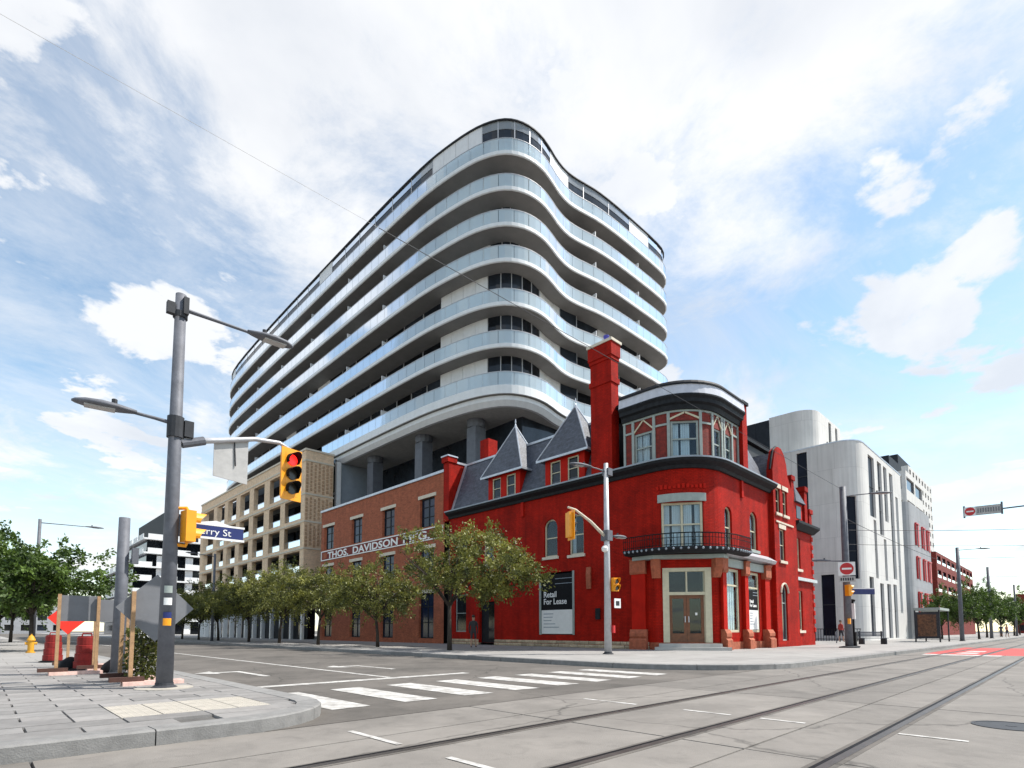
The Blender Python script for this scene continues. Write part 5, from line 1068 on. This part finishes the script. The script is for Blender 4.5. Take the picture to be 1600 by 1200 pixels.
for s_ in (-.8, .8): q = MB(); q.ob((44.6 + bt.x * s_, 9.9 + bt.y * s_), (bt.x, bt.y), .1, .5, .147, .55); q.ob((44.6 + bt.x * s_ + bnn[0] * -.22, 9.9 + bt.y * s_ + bnn[1] * -.22), (bt.x, bt.y), .08, .06, .55, 1.05); q.build('leg', M['darksteel'], bn)
o = thing('transit_stop_post', 'slim dark post with tall white panel beside the no-entry sign pole', 'stop post', (36.2, 8.95, .15))
q = MB(); q.tube([(36.2, 8.95, .147), (36.2, 8.95, 2.75)], .06, 10); q.build('post', M['black'], o)
q = MB(); q.box(36.07, 36.2, 8.83, 9.07, 1.75, 2.65); q.build('panel', M['white'], o); q = MB(); q.lathe((36.2, 8.95, 2.75), [(.12, 0), (.14, .1), (.05, .16)], 10); q.build('cap', M['black'], o)
q = MB(); q.lathe((36.2, 8.95, .147), [(.3, 0), (.3, .05), (.1, .1)], 14); q.box(36.08, 36.32, 8.83, 9.07, .2, 1.0); q.build('base', M['black'], o)
fe = thing('iron_fence', 'low black iron railing at the foot of the white building', 'fence', (56, 15, .15))
q = MB(); q.box(-.02, .02, -.02, .02, 0, 1.1); fm = q.mesh('picket', M['black'])
for k in range(30): piece('picket', fm, (54.6, 19.4 - k * .22, .146), fe)
q = MB(); q.box(54.57, 54.63, 12.95, 19.5, 1.2, 1.26); q.box(54.57, 54.63, 12.95, 19.5, .3, .36); q.build('rail', M['black'], fe)
for i, (x, y, lb) in enumerate(((46.3, 12.6, 'first bicycle ring stand left of the no-entry pole'), (48.6, 11.9, 'second bicycle ring stand, nearer the bench'))):
    o = thing('bicycle_stand', lb, 'bike stand', (x, y, .15), 'bicycle stands'); q = MB(); q.tube([(x, y, .147), (x, y, .95)], .04, 8); q.build('post', M['galv'], o); q = MB(); q.tube([(x + .25 * math.cos(a), y, .75 + .25 * math.sin(a)) for a in [2 * math.pi * k / 16 for k in range(17)]], .02, 6); q.build('ring', M['galv'], o)
# ================================================================ CAR
def car(x, y, rz, label, paint):
    o = thing('parked_car', label, 'car', (0, 0, 0)); W = .88
    low = [(-2.15, .35), (2.1, .35), (2.2, .55), (2.15, .8), (1.2, .95), (-2.0, .98), (-2.2, .8), (-2.2, .5)]; cab = [(1.15, .95), (.45, 1.42), (-1.2, 1.47), (-1.95, .98)]
    q = MB(); q.hexa([(-W, -a, z) for a, z in low], [(W, -a, z) for a, z in low]); q.hexa([(-W * .95, -a, z) if z < 1 else (-W * .74, -a, z) for a, z in cab], [(W * .95, -a, z) if z < 1 else (W * .74, -a, z) for a, z in cab]); q.build('body', paint, o)
    q = MB(); q.hexa([(-W * .86, -1.15, .98), (W * .86, -1.15, .98), (W * .68, -.5, 1.38), (-W * .68, -.5, 1.38)], [(-W * .86, -1.18, 1.0), (W * .86, -1.18, 1.0), (W * .68, -.53, 1.4), (-W * .68, -.53, 1.4)]); q.build('windscreen', M['glass'], o)
    for s_ in (-1, 1):
        q = MB(); q.hexa([(s_ * W * .955, -.95, 1.0), (s_ * W * .955, 1.6, 1.02), (s_ * W * .76, 1.1, 1.42), (s_ * W * .76, -.4, 1.4)], [(s_ * W * .97, -.95, 1.0), (s_ * W * .97, 1.6, 1.02), (s_ * W * .775, 1.1, 1.42), (s_ * W * .775, -.4, 1.4)]); q.build('side_window', M['glass'], o)
        q = MB(); q.box(s_ * .62 - .2, s_ * .62 + .2, -2.2, -2.1, .62, .76); q.build('headlight', M['white'], o)
        for a in (-1.35, 1.35):
            q = MB(); q.tube([(s_ * W - s_ * .2, a, .32), (s_ * (W + .02), a, .32)], .32, 18); wh_ = q.build('wheel', M['black'], o); q = MB(); q.tube([(s_ * W, a, .32), (s_ * (W + .03), a, .32)], .2, 12); q.build('rim', M['galvlight'], wh_)
    q = MB(); q.box(-.5, .5, -2.23, -2.18, .42, .6); q.build('grille', M['black'], o)
    o.location = (x, y, .0); o.rotation_euler = (0, 0, rz); return o
car(8.7, 44, 0, 'white car on the left street seen head-on between the shrub and pole', M['white'])
# ================================================================ PEOPLE
def person(loc, rz, label, top, legs, group=None, stride=.12):
    m = bpy.data.materials.new('clothes'); m.use_nodes = True; n = m.node_tree.nodes; l = m.node_tree.links; b = n['Principled BSDF']; b.inputs['Roughness'].default_value = .8
    t = n.new('ShaderNodeTexCoord'); s_ = n.new('ShaderNodeSeparateXYZ'); l.new(t.outputs['Object'], s_.inputs[0]); dv = n.new('ShaderNodeMath'); dv.operation = 'DIVIDE'; dv.inputs[1].default_value = 1.8; l.new(s_.outputs['Z'], dv.inputs[0])
    r = n.new('ShaderNodeValToRGB'); r.color_ramp.interpolation = 'CONSTANT'; l.new(dv.outputs[0], r.inputs[0]); l.new(r.outputs[0], b.inputs['Base Color'])
    e = r.color_ramp.elements; e[0].position = 0; e[0].color = (.03, .03, .03, 1); e[1].position = .05; e[1].color = (.42, .25, .18, 1)
    for p_, c_ in ((.27, legs), (.54, top), (.825, (.42, .25, .18))): x_ = e.new(p_); x_.color = (*c_, 1)
    J = {'pel': (0, 0, .95, .13), 'wai': (0, 0, 1.1, .12), 'che': (0, .0, 1.32, .145), 'nec': (0, 0, 1.48, .06), 'hd0': (0, -.01, 1.56, .075), 'hd1': (0, -.02, 1.66, .095), 'hd2': (0, -.01, 1.74, .07)}
    Eg = [('pel', 'wai'), ('wai', 'che'), ('che', 'nec'), ('nec', 'hd0'), ('hd0', 'hd1'), ('hd1', 'hd2')]
    for s2, nm in ((-1, 'l'), (1, 'r')):
        J.update({'hip' + nm: (s2 * .1, 0, .88, .09), 'kn' + nm: (s2 * .1, s2 * stride * .6 - .03, .5, .058), 'an' + nm: (s2 * .1, s2 * stride, .1, .038), 'to' + nm: (s2 * .11, s2 * stride - .16, .04, .035), 'sh' + nm: (s2 * .18, 0, 1.4, .06), 'el' + nm: (s2 * .24, .02, 1.12, .042), 'wr' + nm: (s2 * .23, -.06, .88, .03), 'ha' + nm: (s2 * .22, -.09, .78, .034)})
        Eg += [('pel', 'hip' + nm), ('hip' + nm, 'kn' + nm), ('kn' + nm, 'an' + nm), ('an' + nm, 'to' + nm), ('che', 'sh' + nm), ('sh' + nm, 'el' + nm), ('el' + nm, 'wr' + nm), ('wr' + nm, 'ha' + nm)]
    ks = list(J); me = bpy.data.meshes.new('body'); me.from_pydata([J[k][:3] for k in ks], [(ks.index(a), ks.index(b_)) for a, b_ in Eg], []); 
    root = thing('person', label, 'person', loc, group); o = bpy.data.objects.new('body', me); col.objects.link(o); o.parent = root; root.rotation_euler = (0, 0, rz)
    sk = o.modifiers.new('Skin', 'SKIN'); sk.use_smooth_shade = True
    for k, v in enumerate(me.skin_vertices[0].data): v.radius = (J[ks[k]][3],) * 2; v.use_root = ks[k] == 'pel'
    o.modifiers.new('Sub', 'SUBSURF').levels = 1; o.modifiers['Sub'].render_levels = 2; me.materials.append(m)
    q = MB(); q.lathe((0, .012, 1.69), [(.096, -.02), (.102, .03), (.085, .08), (.04, .115), (.005, .12)], 12); h = q.build('hair', M['hair'], None, smooth=True); h.parent = root
    return root
person((19.7, 23.2, .15), 2.2, 'person in dark shirt walking past the red wall under the nearest street tree', (.03, .03, .035), (.04, .035, .04))
person((100, 6.6, .15), .5, 'far pedestrian in pink top on the right pavement', (.5, .2, .16), (.05, .05, .07), 'distant pedestrians'); person((103, 7.4, .15), 1.5, 'far pedestrian in dark top on the right pavement', (.06, .05, .06), (.1, .1, .12), 'distant pedestrians'); person((50.5, 13.4, .15), 1.0, 'person in red top by the iron fence', (.4, .05, .04), (.03, .03, .04))

# ================================================================ DISTANCE
def low_building(x0, x1, y0, y1, h, m, label, nx):
    o = thing('distant_building', label, 'building', (x0, y0, .15)); P = Path([(x0, y1), (x0, y0), (x1, y0), (x1, y1)]); hs = []
    for base, L in ((0, y1 - y0), (y1 - y0, x1 - x0)):
        for i in range(nx):
            for j in range(max(1, int(h / 3.4))): hs.append((base + L * (i + .2) / nx, base + L * (i + .8) / nx, 1 + 3.4 * j, 2.9 + 3.4 * j))
    q = MB(); wall(q, P, 0, P.L, -.05, h, hs, .3); q.build('wall', m, o)
    for k in hs: q = MB(); strip(q, P, k[0], k[1], rect(-.3, -.25, k[2], k[3])); q.build('window', M['glass'], o)
    q = MB(); q.prism([(x0 + .4, y1), (x0 + .4, y0 + .4), (x1 - .4, y0 + .4), (x1 - .4, y1)], -.05, h - .1); q.build('roof_deck', M['concrete'], o)
low_building(-30, 2.5, 190, 210, 6.5, M['whitewall'], 'low pale building far up the left street behind the trees', 7)
low_building(6, 22, 235, 250, 9, M['greywall'], 'grey building closing the far end of the left street', 4)
low_building(245, 262, -14, 14, 13, M['darkred'], 'low dark building closing the right street at the picture edge', 5)
